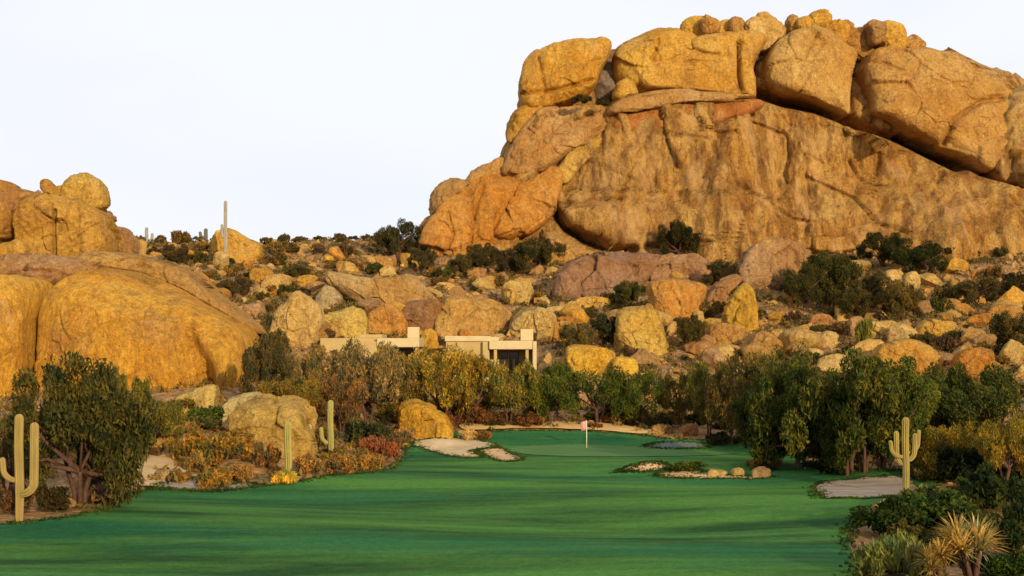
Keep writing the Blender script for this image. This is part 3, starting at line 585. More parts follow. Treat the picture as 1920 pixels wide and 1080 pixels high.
# --- named boulders of the slope: outline, colour, label
def blob(x0, y0, x1, y1, sd, k=9, sq=0.8):
    r = random.Random(sd); cx, cy, rx, ry = (x0 + x1) / 2, (y0 + y1) / 2, (x1 - x0) / 2, (y1 - y0) / 2; o = []
    for a in np.linspace(0, 2 * math.pi, k, endpoint=False):
        a += r.uniform(-.15, .15); c_, s_ = math.cos(a), math.sin(a)
        o.append((cx + rx * math.copysign(abs(c_) ** sq, c_) * r.uniform(0.86, 1.05), cy - ry * math.copysign(abs(s_) ** sq, s_) * r.uniform(0.86, 1.05)))
    return o
named = [
 ([(400, 470), (404, 440), (418, 428), (440, 432), (465, 445), (488, 460), (485, 480), (440, 490)], GOLD, 'lone yellow boulder on the saddle skyline beside the tall thin saguaro'),
 ([(505, 612), (515, 578), (538, 560), (560, 545), (598, 572), (606, 610), (600, 650), (510, 650)], PALE, 'pale peaked boulder with a brown cleft, left of the houses'),
 ([(600, 630), (606, 592), (640, 580), (675, 578), (686, 600), (684, 640)], (0.58, 0.42, 0.12), 'flat topped yellow boulder behind the left house'),
 ([(686, 630), (690, 595), (708, 574), (730, 570), (752, 582), (766, 612), (764, 634)], ORG, 'round orange boulder directly behind the left house roof'),
 ([(612, 530), (613, 511), (640, 512), (690, 519), (735, 520), (770, 514), (798, 540), (830, 568), (790, 575), (700, 570), (650, 552)], (0.44, 0.31, 0.16), 'wide flat grey topped slab above the left house'),
 ([(752, 620), (758, 575), (790, 562), (825, 565), (832, 600), (826, 632)], (0.29, 0.16, 0.085), 'dark rust brown boulder under the end of the flat slab'),
 ([(826, 625), (826, 560), (850, 552), (900, 558), (945, 575), (957, 600), (942, 632)], (0.50, 0.33, 0.13), 'broad tan boulder behind the right house'),
 ([(588, 560), (600, 545), (616, 535), (642, 560), (620, 582), (602, 578)], (0.42, 0.33, 0.2), 'grey diamond shaped boulder above the yellow boulders'),
 (blob(553, 514, 602, 545, 3), GOLD, 'yellow sloping boulder left of the flat grey topped slab'),
 (blob(490, 512, 552, 545, 4), PALE, 'pale angular boulder on the saddle slope below the skyline boulder'),
 (blob(452, 566, 498, 602, 5), PINK, 'small pinkish boulder near the tip of the long sloping slab'),
 (blob(466, 500, 512, 530, 6), GOLD, 'yellow rock upslope of the pale angular boulder'),
 (blob(630, 486, 682, 514, 7), TAN, 'tan rock just above the flat grey topped slab'),
 (blob(690, 478, 740, 505, 8), TAN, 'tan rock half way up between slab and skyline, left of the dark shrubs'),
 ([(784, 655), (790, 628), (806, 615), (820, 628), (822, 660)], (0.62, 0.4, 0.08), 'small bright yellow boulder in the gap between the two houses'),
 ([(1035, 545), (1045, 515), (1070, 488), (1110, 474), (1180, 472), (1240, 480), (1232, 505), (1205, 530), (1170, 545), (1110, 553), (1060, 552)], PURP, 'wide purplish slab with an orange scar at the foot of the cliff'),
 ([(1212, 520), (1225, 490), (1255, 476), (1310, 478), (1332, 500), (1328, 528), (1270, 530)], (0.36, 0.22, 0.14), 'purplish boulder behind and above the orange cube boulder'),
 ([(1212, 545), (1216, 528), (1260, 524), (1318, 536), (1322, 565), (1306, 600), (1272, 607), (1235, 592)], ORG, 'orange cube boulder tapering downward, right of the square yellow block'),
 ([(1155, 655), (1155, 600), (1168, 578), (1205, 570), (1225, 575), (1238, 605), (1252, 640), (1248, 656), (1200, 662)], (0.56, 0.40, 0.11), 'square pale yellow block standing alone with a dark gap at its left'),
 ([(1362, 600), (1360, 575), (1378, 548), (1398, 528), (1414, 545), (1420, 580), (1414, 615), (1385, 618)], (0.56, 0.38, 0.07), 'tall bright yellow boulder with its left side in shadow'),
 ([(1322, 565), (1330, 545), (1355, 520), (1385, 512), (1392, 525), (1365, 550), (1345, 575)], PINK, 'slim leaning slab left of the tall bright yellow boulder'),
 ([(1385, 520), (1395, 475), (1430, 450), (1480, 455), (1515, 480), (1520, 520), (1450, 540)], (0.38, 0.24, 0.14), 'rounded mauve boulder where the cliff foot meets the dark trees'),
 ([(1060, 665), (1066, 648), (1100, 645), (1130, 652), (1154, 668), (1150, 700), (1100, 712), (1070, 700)], YEL, 'brightest yellow boulder behind the green trees, right of the houses'),
 ([(1146, 700), (1152, 672), (1175, 670), (1196, 678), (1194, 708), (1170, 718)], YEL, 'smaller bright yellow boulder split from its larger neighbour by a crack'),
 (blob(1075, 555, 1146, 577, 21), GOLD, 'thin yellow slab below the purplish slab'),
 (blob(1250, 602, 1276, 630, 22), PALE, 'small pale stone at the right side of the square yellow block'),
 (blob(1240, 628, 1274, 652, 23), TAN, 'low tan stone at the right foot of the square yellow block'),
 ([(1395, 665), (1398, 640), (1420, 622), (1450, 625), (1466, 645), (1460, 672)], TAN, 'tan angular boulder half hidden by shrubs below the tall yellow one'),
 (blob(1326, 604, 1396, 648, 24), TAN, 'tan broken boulder below the slim leaning slab'),
 (blob(940, 524, 1000, 570, 25), (0.55, 0.4, 0.13), 'pale yellow boulder up the slope right of the broad tan one'),
 (blob(955, 575, 1050, 640, 26), (0.54, 0.38, 0.15), 'large pale slope rock behind the right house chimney'),
 (blob(1022, 573, 1062, 594, 27), PALE, 'small pale stone on top of the large pale slope rock'),
 (blob(1030, 600, 1085, 640, 28), TAN, 'tan rock right of the large pale slope rock'),
 ([(1718, 632), (1724, 608), (1745, 598), (1780, 598), (1798, 608), (1800, 632), (1780, 642), (1740, 642)], (0.60, 0.42, 0.12), 'pale yellow rounded boulder in the middle of the right hand rubble'),
 (blob(1800, 620, 1840, 653, 30), PINK, 'round tan boulder beside the pale yellow rounded one'),
 ([(1640, 690), (1645, 655), (1670, 640), (1720, 638), (1752, 650), (1762, 680), (1755, 705), (1680, 712)], (0.54, 0.32, 0.08), 'big half buried orange boulder above the right hand trees'),
 ([(1786, 700), (1790, 670), (1810, 654), (1850, 652), (1860, 665), (1860, 704), (1820, 712)], ORG, 'orange boulder with pale rim farthest right above the trees'),
 (blob(1612, 598, 1690, 636, 31), (0.58, 0.42, 0.16), 'long pale boulder left of the pointed one in the right hand rubble'),
 ([(1684, 634), (1690, 610), (1702, 600), (1714, 615), (1720, 636)], PALE, 'pointed pale boulder in the right hand rubble'),
 (blob(1562, 570, 1606, 602, 32), PALE, 'pale egg shaped boulder tipped against its neighbours'),
 (blob(1514, 588, 1566, 622, 33), PINK, 'pinkish blocky boulder left of the pale egg shaped one'),
 (blob(1760, 558, 1802, 596, 34), TAN, 'upright tan boulder with a dark joint above the right hand rubble'),
 (blob(1694, 508, 1726, 546, 35), PALE, 'pale oval boulder between the dark shrubs under the cliff'),
 (blob(1658, 504, 1692, 526, 36), PALE, 'small pale boulder left of the pale oval one'),
 (blob(1588, 592, 1622, 632, 37), PINK, 'pinkish boulder behind the slender plant stalk'),
 (blob(1536, 620, 1576, 652, 38), PALE, 'pale broken stone below the pinkish blocky boulder'),
 (blob(1860, 520, 1918, 552, 39), TAN, 'tan boulder below the cliff near the right frame edge'),
 (blob(1850, 570, 1915, 600, 40), TAN, 'flat tan boulder near the right frame edge, amid rubble'),
 (blob(540, 520, 560, 534, 41), DUN, 'small dun stone beside the yellow sloping boulder'),
 (blob(870, 500, 915, 524, 42), PINK, 'pinkish rock under the shrubs at the left foot of the cliff'),
 (blob(900, 516, 935, 540, 43), TAN, 'tan rock left of the pale yellow slope boulder'),
 # near the fairway
 ([(440, 800), (448, 768), (480, 745), (520, 736), (560, 742), (585, 762), (590, 800), (580, 850), (470, 850)], (0.56, 0.43, 0.16), 'pale mushroom shaped boulder behind the slim saguaro'),
 ([(414, 775), (425, 752), (455, 738), (490, 738), (485, 760), (450, 785), (425, 795)], (0.55, 0.43, 0.2), 'pale boulder tucked behind the left side of the mushroom boulder'),
 ([(747, 790), (748, 760), (765, 747), (790, 750), (820, 768), (842, 788), (850, 805), (838, 824), (800, 826), (765, 815)], YEL, 'bright yellow fin shaped boulder at the edge of the green'),
 ([(325, 762), (335, 742), (370, 728), (405, 722), (408, 745), (400, 765), (350, 775)], (0.58, 0.45, 0.17), 'pale wedge boulder at the lower right foot of the big dome'),
 (blob(1324, 880, 1366, 899, 50), PALE, 'leftmost of the three small stones beside the middle bunker'),
 (blob(1368, 877, 1400, 898, 51), PALE, 'middle one of the three small stones beside the middle bunker'),
 (blob(1407, 875, 1447, 900, 52), (0.4, 0.28, 0.16), 'rightmost of the three small stones beside the middle bunker, under dark leaves'),
 ([(238, 845), (250, 825), (300, 812), (340, 790), (350, 800), (320, 830), (270, 850)], (0.52, 0.34, 0.12), 'long low ledge stone on the bank right of the big dark tree'),
 (blob(300, 785, 348, 815, 53), GOLD, 'golden stone above the long low ledge stone'),
 (blob(290, 880, 335, 905, 54), (0.5, 0.36, 0.2), 'pale stone at the sandy bank near the lawn'),
 (blob(590, 745, 640, 765, 55), PALE, 'pale flat stone behind the second saguaro'),
 (blob(1220, 795, 1262, 816, 56), DUN, 'grey brown stone in shade behind the green'),
 (blob(1270, 796, 1310, 820, 57), (0.4, 0.2, 0.1), 'reddish stone in shade behind the green'),
 (blob(1380, 800, 1440, 818, 58), (0.38, 0.25, 0.15), 'low brown stone under the dark trees right of the green'),
 (blob(1780, 728, 1805, 745, 59), (0.65, 0.55, 0.35), 'white stone peeping out above the right trees'),
 (blob(1808, 738, 1830, 752, 60), (0.65, 0.55, 0.35), 'second white stone peeping out, lower and right of the first'),
]
for ol, col, lb in named:
    rock(lb, ol, col=col, sub=6 if np.ptp(np.array(ol)[:, 0]) > 60 else 5, boxy=rr_.uniform(0.42, 0.55), lean=rr_.uniform(0.1, 0.35), yaw=rr_.uniform(-.45, .45), rough=0.05, facets=7)

# generic stones, copied
protos = []
for k in range(8):
    v, f = ico(4); rng = np.random.RandomState(100 + k); q = v.copy()
    for j in range(14):
        n_ = rng.normal(size=3); n_ /= np.linalg.norm(n_); d = rng.uniform(0.45, 0.78); e = q @ n_ - d; q = q - n_[None] * (np.where(e > 0, e, 0) * 0.98)[:, None]
    o2, t2, e2 = fracture(q, 0.7, k); q = q * (1 + 0.05 * fbm(q * 1.7, 4, k) + 0.04 * o2 + 0.12 * t2)[:, None] * np.array([1, rng.uniform(0.7, 1), rng.uniform(0.6, 0.85)])
    me = mesh('boulder', q, f); me.materials.append(M_rock); protos.append(me)
COLS = [TAN, GOLD, PINK, PALE, DUN, (0.5, 0.35, 0.13), ORG]
rnd = random.Random(11); STN = []
zones = [  # px region, count, size in m, label, group
 ((230, 470, 640, 640), 72, (0.8, 2.6), 'weathered tan stone strewn over the saddle slope left of the cliff', 'stones on the saddle slope'),
 ((640, 475, 1060, 640), 72, (0.8, 2.6), 'tan stone in the rubble above the two houses', 'stones above the houses'),
 ((1060, 480, 1480, 700), 66, (0.8, 2.7), 'tan stone in the rubble at the middle foot of the cliff', 'stones at the middle foot of the cliff'),
 ((1480, 500, 1930, 720), 80, (0.9, 3.2), 'tan stone in the rubble below the right half of the cliff', 'stones in the right hand rubble'),
 ((240, 800, 760, 885), 12, (0.2, 0.5), 'small warm stone between the shrubs on the bank left of the lawn', 'small stones on the left bank')]
for (x0, y0, x1, y1), n_, (s0, s1), lb, gr in zones:
    for i in range(n_):
        px, py = rnd.uniform(x0, x1), rnd.uniform(y0, y1); x, y, z = gp(px, py)
        if y > 300: continue
        s_ = s0 + (s1 - s0) * rnd.random() ** 2
        o = obj('stone', rnd.choice(protos)); o.location = (x, y, z + 0.15 * s_); o.rotation_euler = (rnd.uniform(-.3, .3), rnd.uniform(-.3, .3), rnd.uniform(0, 6.3))
        o.scale = (s_, s_ * rnd.uniform(.8, 1.2), s_ * rnd.uniform(.75, 1.2)); c_ = rnd.choice(COLS); q = rnd.uniform(.85, 1.15); o.color = (c_[0] * q, c_[1] * q, c_[2] * q, 1)
        STN.append((o, px, py, s_, c_, gr))

# ------------------------------------------------------------------ plants
def leaves(rng, centers, radii, per, size, droop=0.0, elong=2.2, up=0.0):
    """small leaf sprays scattered through a set of clumps -> verts, quads"""
    n = len(centers) * per
    c = np.repeat(centers, per, 0); r = np.repeat(radii, per)
    d = rng.normal(size=(n, 3)); d /= np.linalg.norm(d, axis=1)[:, None]
    rr = rng.uniform(0.35, 1.08, n) ** 0.6
    p = c + d * (r * rr)[:, None] * np.array([1, 1, 0.8])
    a = rng.normal(size=(n, 3)) + d * 0.7 + np.array([0, 0, up]); a[:, 2] -= droop; a /= np.linalg.norm(a, axis=1)[:, None]
    b = np.cross(a, rng.normal(size=(n, 3))); b /= np.linalg.norm(b, axis=1)[:, None]
    s = size * rng.uniform(0.6, 1.4, n)[:, None]
    A = a * s * elong * 0.5; B = b * s * 0.5
    v = np.stack([p - A, p - A * 0.1 + B, p + A, p + A * 0.1 - B], 1).reshape(-1, 3)
    f = np.arange(n * 4, dtype=np.int32).reshape(-1, 4)
    return v, f
def make_tree(name, seed, kind):
    """unit tree: about 2 m wide (x -1..1) and 1 high in crown units, scaled at placement"""
    rng = np.random.RandomState(seed); nb = {'dense': 40, 'wispy': 34, 'tall': 34}[kind]
    th = rng.uniform(0, 2 * np.pi, nb); rad = np.sqrt(rng.uniform(0, 1, nb)) * 0.84; zt = rng.uniform(0, 1, nb)
    top = 0.90 - 0.34 * rad ** 3 + 0.05 * rng.normal(size=nb); bot = 0.26 if kind != 'dense' else 0.2
    cen = np.stack([np.cos(th) * rad, np.sin(th) * rad, bot + (top - bot) * zt ** 0.75], -1)
    br = rng.uniform(0.11, 0.23, nb)
    v1, f1 = leaves(rng, cen, br, 430 if kind == 'dense' else 260, 0.021, droop=0.25 if kind == 'wispy' else 0.0, elong=2.8)
    # escaping sprigs break up the outline
    k = rng.choice(nb, 18); out_ = cen[k] * np.array([1.12, 1.12, 1.0]) + np.array([0, 0, 0.06]); v2, f2 = leaves(rng, out_, np.full(18, 0.12), 40, 0.024, elong=3.0)
    root = empty(name, (0, 0, 0)); t = MB()
    ns = 3 if kind != 'tall' else 2
    for j in range(ns):
        a = 2 * math.pi * j / ns + rng.uniform(-.5, .5); o = 0.05
        mid = (math.cos(a) * 0.18, math.sin(a) * 0.18, 0.26)
        t.tube([(math.cos(a) * o, math.sin(a) * o, -0.08), (math.cos(a) * 0.08, math.sin(a) * 0.08, 0.12), mid], [0.04, 0.032, 0.026], 6)
        for m_ in rng.choice(nb, 5, replace=False):
            e = cen[m_]; md = [(mid[i] + e[i]) / 2 + rng.uniform(-.05, .05) for i in range(3)]
            t.tube([mid, md, tuple(e)], [0.022, 0.014, 0.006], 5)
    t.build('trunk', M_bark, root)
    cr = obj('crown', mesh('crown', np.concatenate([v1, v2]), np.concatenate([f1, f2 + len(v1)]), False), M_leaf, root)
    return root
TREES = {k: [make_tree(nm, s, k) for s in ss_] for k, nm, ss_ in (('dense', 'mesquite_tree', (1, 2, 3)), ('wispy', 'palo_verde_tree', (4, 5, 6)), ('tall', 'desert_willow', (7, 8)))}
used = set()
def tree(cx, top, base, wpx, kind, col, label, var=0, D=None, cat='tree', depth=0.9):
    if D: x, y = (cx - 960) / F * D, D; z = Hs(x, y)
    else: x, y, z = gp(cx, base)
    src = TREES[kind][var % len(TREES[kind])]
    o = src if id(src) not in used else copy_thing(src); used.add(id(src))
    hw = 1.22 * wpx / 2 * y / F; hh = max(0.5, CAMH + (HY - top) / F * y - z)
    o.location = (x, y, z); o.rotation_euler = (0, 0, (cx * 0.37) % 6.28); o.scale = (hw / 0.98, hw * depth / 0.98, hh / 0.95)
    for ch in o.children:
        if ch.name.startswith('crown'): ch.color = (*col, 1)
        else: ch.color = (0.2, 0.12, 0.08, 1)
    return tag(o, label, cat, 'desert trees round the green')
DG = (0.075, 0.092, 0.024); OG = (0.14, 0.135, 0.035); GD = (0.34, 0.25, 0.045); BR = (0.23, 0.175, 0.07); MG = (0.09, 0.12, 0.026); BK_SHADE = (0.045, 0.055, 0.018)  # darkest leaf green has the shade of the grove put into its colour
tl = [
 (150, 690, 952, 250, 'dense', (0.075, 0.075, 0.026), 'large dark round tree at far left behind the two armed saguaro', 0),
 (215, 700, 905, 130, 'dense', OG, 'olive tree rising behind the right side of the large dark left tree', 1),
 (15, 760, 940, 130, 'wispy', BR, 'brownish tree cut by the left frame edge', 2),
 (300, 745, 850, 110, 'wispy', OG, 'thin olive tree below the big dome, right of the dark left tree', 0),
 (500, 640, 770, 90, 'dense', (0.10, 0.085, 0.04), 'dusky brown green tree against the right edge of the big dome', 0),
 (585, 655, 770, 90, 'wispy', BR, 'brown wispy tree below the pale peaked boulder', 1),
 (535, 705, 790, 130, 'wispy', (0.2, 0.15, 0.035), 'yellowish low tree above the mushroom boulder', 2),
 (690, 640, 800, 150, 'wispy', (0.22, 0.17, 0.075), 'grey brown bare looking tree in front of the left house', 0),
 (640, 700, 810, 100, 'wispy', (0.2, 0.12, 0.05), 'reddish brown tree left of the fin shaped boulder', 2),
 (745, 650, 790, 100, 'wispy', (0.21, 0.165, 0.055), 'brown olive tree below the patio of the left house', 1),
 (830, 650, 793, 150, 'wispy', GD, 'brightest golden tree in front of the right house wall', 0),
 (885, 672, 795, 110, 'wispy', (0.22, 0.16, 0.035), 'golden brown tree just right of the brightest golden tree', 1),
 (955, 668, 795, 120, 'wispy', (0.22, 0.19, 0.045), 'olive gold tree in front of the patio of the right house', 2),
 (1035, 684, 794, 110, 'dense', MG, 'green tree left of the flag behind the green', 1),
 (1120, 690, 795, 150, 'wispy', (0.075, 0.095, 0.025), 'broad green drooping tree directly behind the flag', 0),
 (1195, 702, 798, 110, 'wispy', MG, 'green drooping tree right of the flag', 1),
 (1275, 690, 800, 90, 'wispy', (0.13, 0.11, 0.03), 'small golden olive tree right of the drooping green trees', 2),
 (1330, 692, 815, 90, 'dense', OG, 'dark olive tree behind the shaded stones', 2),
 (1395, 665, 825, 130, 'wispy', (0.13, 0.11, 0.04), 'tall brown olive tree before the middle rubble', 0),
 (1480, 655, 850, 170, 'tall', (0.12, 0.11, 0.035), 'slender tall tree rising against the rubble left of the dark grove', 0),
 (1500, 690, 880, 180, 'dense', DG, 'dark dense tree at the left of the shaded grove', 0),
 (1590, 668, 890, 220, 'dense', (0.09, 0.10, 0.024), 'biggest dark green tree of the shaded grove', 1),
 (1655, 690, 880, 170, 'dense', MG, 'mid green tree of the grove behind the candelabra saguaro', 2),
 (1545, 760, 885, 140, 'dense', BK_SHADE, 'low tree painted shade dark at the front of the shaded grove', 2),
 (1445, 780, 875, 110, 'dense', BK_SHADE, 'low tree painted shade dark beside the three small stones', 0),
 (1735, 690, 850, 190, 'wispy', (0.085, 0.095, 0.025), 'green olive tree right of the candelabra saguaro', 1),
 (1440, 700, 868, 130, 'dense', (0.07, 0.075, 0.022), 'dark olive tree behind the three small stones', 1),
 (1620, 715, 888, 150, 'dense', (0.038, 0.055, 0.016), 'low dark tree filling the middle of the shaded grove', 0),  # shade inside the grove put into this darker leaf colour
 (1690, 705, 870, 120, 'wispy', (0.08, 0.09, 0.024), 'olive tree directly behind the candelabra saguaro', 0),
 (1375, 700, 835, 100, 'wispy', (0.15, 0.11, 0.04), 'brown wispy tree left of the shaded grove', 2),
 (1795, 700, 845, 130, 'wispy', (0.12, 0.11, 0.03), 'olive gold tree under the two white stones', 0),
 (1850, 695, 850, 210, 'dense', (0.06, 0.075, 0.022), 'dark tree at the right edge below the white stones', 1),
 (1790, 790, 900, 130, 'wispy', (0.24, 0.18, 0.03), 'gold leaved low tree right of the candelabra saguaro', 2),
 (1885, 780, 915, 110, 'wispy', (0.22, 0.17, 0.03), 'gold leaved low tree at the right frame edge', 0),
 (1555, 480, 575, 110, 'dense', (0.065, 0.065, 0.022), 'large dark tree on the rubble under the right part of the cliff', 0),
 (1625, 510, 592, 90, 'dense', (0.10, 0.085, 0.035), 'brown green tree beside the large dark tree under the cliff', 1),
 (1655, 442, 500, 90, 'dense', (0.045, 0.045, 0.02), 'dark shrubby tree against the cliff base, left of two', 2),
 (1730, 455, 520, 95, 'dense', (0.04, 0.048, 0.018), 'dark shrubby tree against the cliff base, right of two', 1),
 (1010, 450, 508, 90, 'dense', (0.07, 0.065, 0.028), 'dark bushy tree at the left foot of the cliff', 0),
 (745, 415, 490, 80, 'dense', (0.065, 0.062, 0.032), 'dark ragged tree on the skyline where saddle meets cliff', 1),
 (905, 462, 510, 70, 'dense', (0.08, 0.07, 0.03), 'small dark tree left of the bushy tree at the cliff foot', 2),
 (1600, 545, 600, 80, 'dense', (0.09, 0.08, 0.03), 'dusky tree below the large dark rubble tree', 2),
 (1510, 500, 585, 70, 'dense', (0.06, 0.06, 0.024), 'dark tree left of the large dark rubble tree', 1),
 (1690, 535, 600, 70, 'dense', (0.13, 0.10, 0.035), 'ochre green tree under the pale oval boulder', 0),
 (1830, 520, 575, 80, 'dense', (0.10, 0.085, 0.035), 'olive brown bush tree at right under the cliff foot', 1),
 (1905, 515, 560, 60, 'dense', (0.05, 0.05, 0.025), 'dark bush tree against the cliff foot at the right frame edge', 2),
 (1895, 590, 660, 90, 'dense', (0.11, 0.09, 0.035), 'brown olive tree on the rubble at the right frame edge', 0),
 (950, 470, 515, 60, 'dense', (0.07, 0.06, 0.035), 'dusky bush tree between two darker ones at the left cliff foot', 0),
 (860, 478, 520, 55, 'dense', (0.10, 0.085, 0.04), 'grey olive bush tree under the leaning orange slab', 1),
 (790, 470, 515, 50, 'dense', (0.09, 0.075, 0.04), 'brown bush tree where the leaning slab meets the saddle', 2),
 (1180, 530, 575, 60, 'dense', (0.07, 0.075, 0.025), 'green shrubby tree between purplish slab and square yellow block', 0),
 (1130, 590, 650, 70, 'dense', (0.05, 0.055, 0.03), 'dark tree in the gap left of the square yellow block', 1),
 (1295, 600, 655, 60, 'dense', (0.09, 0.08, 0.03), 'olive bush tree below the orange cube boulder', 2),
 (1080, 610, 665, 70, 'dense', (0.15, 0.12, 0.045), 'ochre bush tree right of the right house', 0),
 (1350, 490, 540, 60, 'dense', (0.07, 0.06, 0.03), 'dark bush tree between purplish and mauve boulders', 1),
 (500, 610, 700, 70, 'dense', (0.12, 0.10, 0.04), 'olive brown tree at the left foot of the pale peaked boulder', 1),
 (560, 500, 530, 45, 'dense', (0.10, 0.08, 0.035), 'brown bush tree above the yellow sloping boulder', 0),
 (440, 520, 560, 60, 'dense', (0.10, 0.075, 0.04), 'brown bush tree right of the long draped slab', 1),
 (330, 462, 500, 55, 'dense', (0.10, 0.075, 0.035), 'brown bush tree above the long draped slab', 2),
 (1270, 420, 462, 75, 'dense', (0.05, 0.048, 0.02), 'single dark bush growing out of the bare cliff face', 0),
]
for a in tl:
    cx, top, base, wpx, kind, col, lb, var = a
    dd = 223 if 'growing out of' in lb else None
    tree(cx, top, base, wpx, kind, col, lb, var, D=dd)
    
for k_ in TREES:
    for t_ in TREES[k_]:
        if id(t_) not in used:
            for ch in list(t_.children): bpy.data.objects.remove(ch)
            bpy.data.objects.remove(t_)
ANCH = [(445, 455, 'the skyline boulder by the tall saguaro'), (555, 600, 'the pale peaked boulder'), (640, 612, 'the flat topped yellow boulder'), (725, 602, 'the round orange boulder'), (720, 540, 'the wide flat grey slab'),
        (890, 590, 'the broad tan boulder'), (578, 530, 'the yellow sloping boulder'), (330, 500, 'the long draped slab'), (745, 455, 'the ragged skyline tree'), (905, 490, 'the small dark tree'), (1010, 480, 'the bushy tree'),
        (970, 548, 'the pale yellow slope boulder'), (1000, 608, 'the large pale slope rock'), (1145, 515, 'the wide purplish slab'), (1268, 565, 'the orange cube boulder'), (1200, 618, 'the square yellow block'), (1395, 575, 'the tall bright yellow boulder'),
        (1450, 490, 'the rounded mauve boulder'), (1110, 680, 'the brightest yellow boulder'), (1430, 648, 'the angular boulder'), (1760, 620, 'the pale yellow rounded boulder'), (1700, 675, 'the half buried orange boulder'), (1825, 682, 'the pale rimmed orange boulder'),
        (1650, 617, 'the long pale boulder'), (1585, 586, 'the egg shaped boulder'), (1555, 530, 'the large dark rubble tree'), (1780, 577, 'the upright jointed boulder'), (1710, 527, 'the pale oval boulder'), (1890, 535, 'the right edge tan boulder'), (1735, 490, 'the right cliff base tree'), (1655, 470, 'the left cliff base tree'),
        (520, 790, 'the mushroom boulder'), (540, 845, 'the slim saguaro'), (620, 810, 'the second saguaro'), (800, 785, 'the fin shaped boulder'), (270, 830, 'the long ledge stone'), (365, 745, 'the pale wedge boulder'),
        (1698, 860, 'the candelabra saguaro'), (1825, 1010, 'the pale golden yucca'), (1600, 830, 'the shaded grove'), (1100, 815, 'the golf flag'), (860, 730, 'the brightest golden tree'), (1430, 888, 'the three small stones'), (150, 850, 'the large dark left tree'), (690, 730, 'the grey brown bare tree'), (1275, 770, 'the golden olive tree')]
NL = []
def near_label(px, py, what):
    NL.append((px, py)); return _near(px, py, what)
def _near(px, py, what):
    ax, ay, nm = min(ANCH, key=lambda a: (a[0] - px) ** 2 + ((a[1] - py) * 1.5) ** 2); dx, dy = px - ax, (py - ay) * 1.4
    far = 'close' if math.hypot(dx, dy) < 45 else 'off'
    d_ = ('left of' if dx < 0 else 'right of') if abs(dx) > abs(dy) else ('above' if dy < 0 else 'below')
    if min(abs(dx), abs(dy)) > 0.5 * max(abs(dx), abs(dy)): d_ = ('above' if dy < 0 else 'below') + ' and ' + ('left of' if dx < 0 else 'right of')
    return what + ' ' + far + ' ' + d_ + ' ' + nm
CW = {TAN: 'tan', GOLD: 'golden', PINK: 'pinkish', PALE: 'pale', DUN: 'dun', (0.5, 0.35, 0.13): 'sandy', ORG: 'orange'}
# shrubs (single meshes)
def make_shrub(seed, kind):
    rng = np.random.RandomState(seed); nb = 16
    th = rng.uniform(0, 2 * np.pi, nb); rad = np.sqrt(rng.uniform(0, 1, nb)) * 0.72
    cen = np.stack([np.cos(th) * rad, np.sin(th) * rad, 0.2 + 0.55 * rng.uniform(0, 1, nb) * (1 - 0.4 * rad)], -1)
    v, f = leaves(rng, cen, rng.uniform(0.18, 0.32, nb), 110, 0.07 if kind == 'fine' else 0.05, elong=2.4 if kind == 'fine' else 5.0, up=0.0 if kind == 'fine' else 1.6)
    return mesh('shrub', v, f, False)
SH = {'fine': [make_shrub(30 + i, 'fine') for i in range(4)], 'spiky': [make_shrub(40 + i, 'spiky') for i in range(3)]}
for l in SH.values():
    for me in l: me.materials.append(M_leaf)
def shrub(px, base, wpx, hpx, col, label=None, kind='fine', group=None, name='shrub', D=None, k=None):
    if D: x, y = (px - 960) / F * D, D; z = Hs(x, y)
    else: x, y, z = gp(px, base)
    o = obj(name, rnd.choice(SH[kind])); s_ = y / F
    o.location = (x, y, z - 0.05); o.rotation_euler = (0, 0, rnd.uniform(0, 6.3)); o.scale = (wpx * s_ / 2, wpx * s_ / 2, hpx * s_); o.color = (*col, 1)
    return tag(o, label, 'shrub', group)
OR = (0.25, 0.155, 0.055); RD = (0.22, 0.09, 0.05); GR = (0.30, 0.20, 0.05)
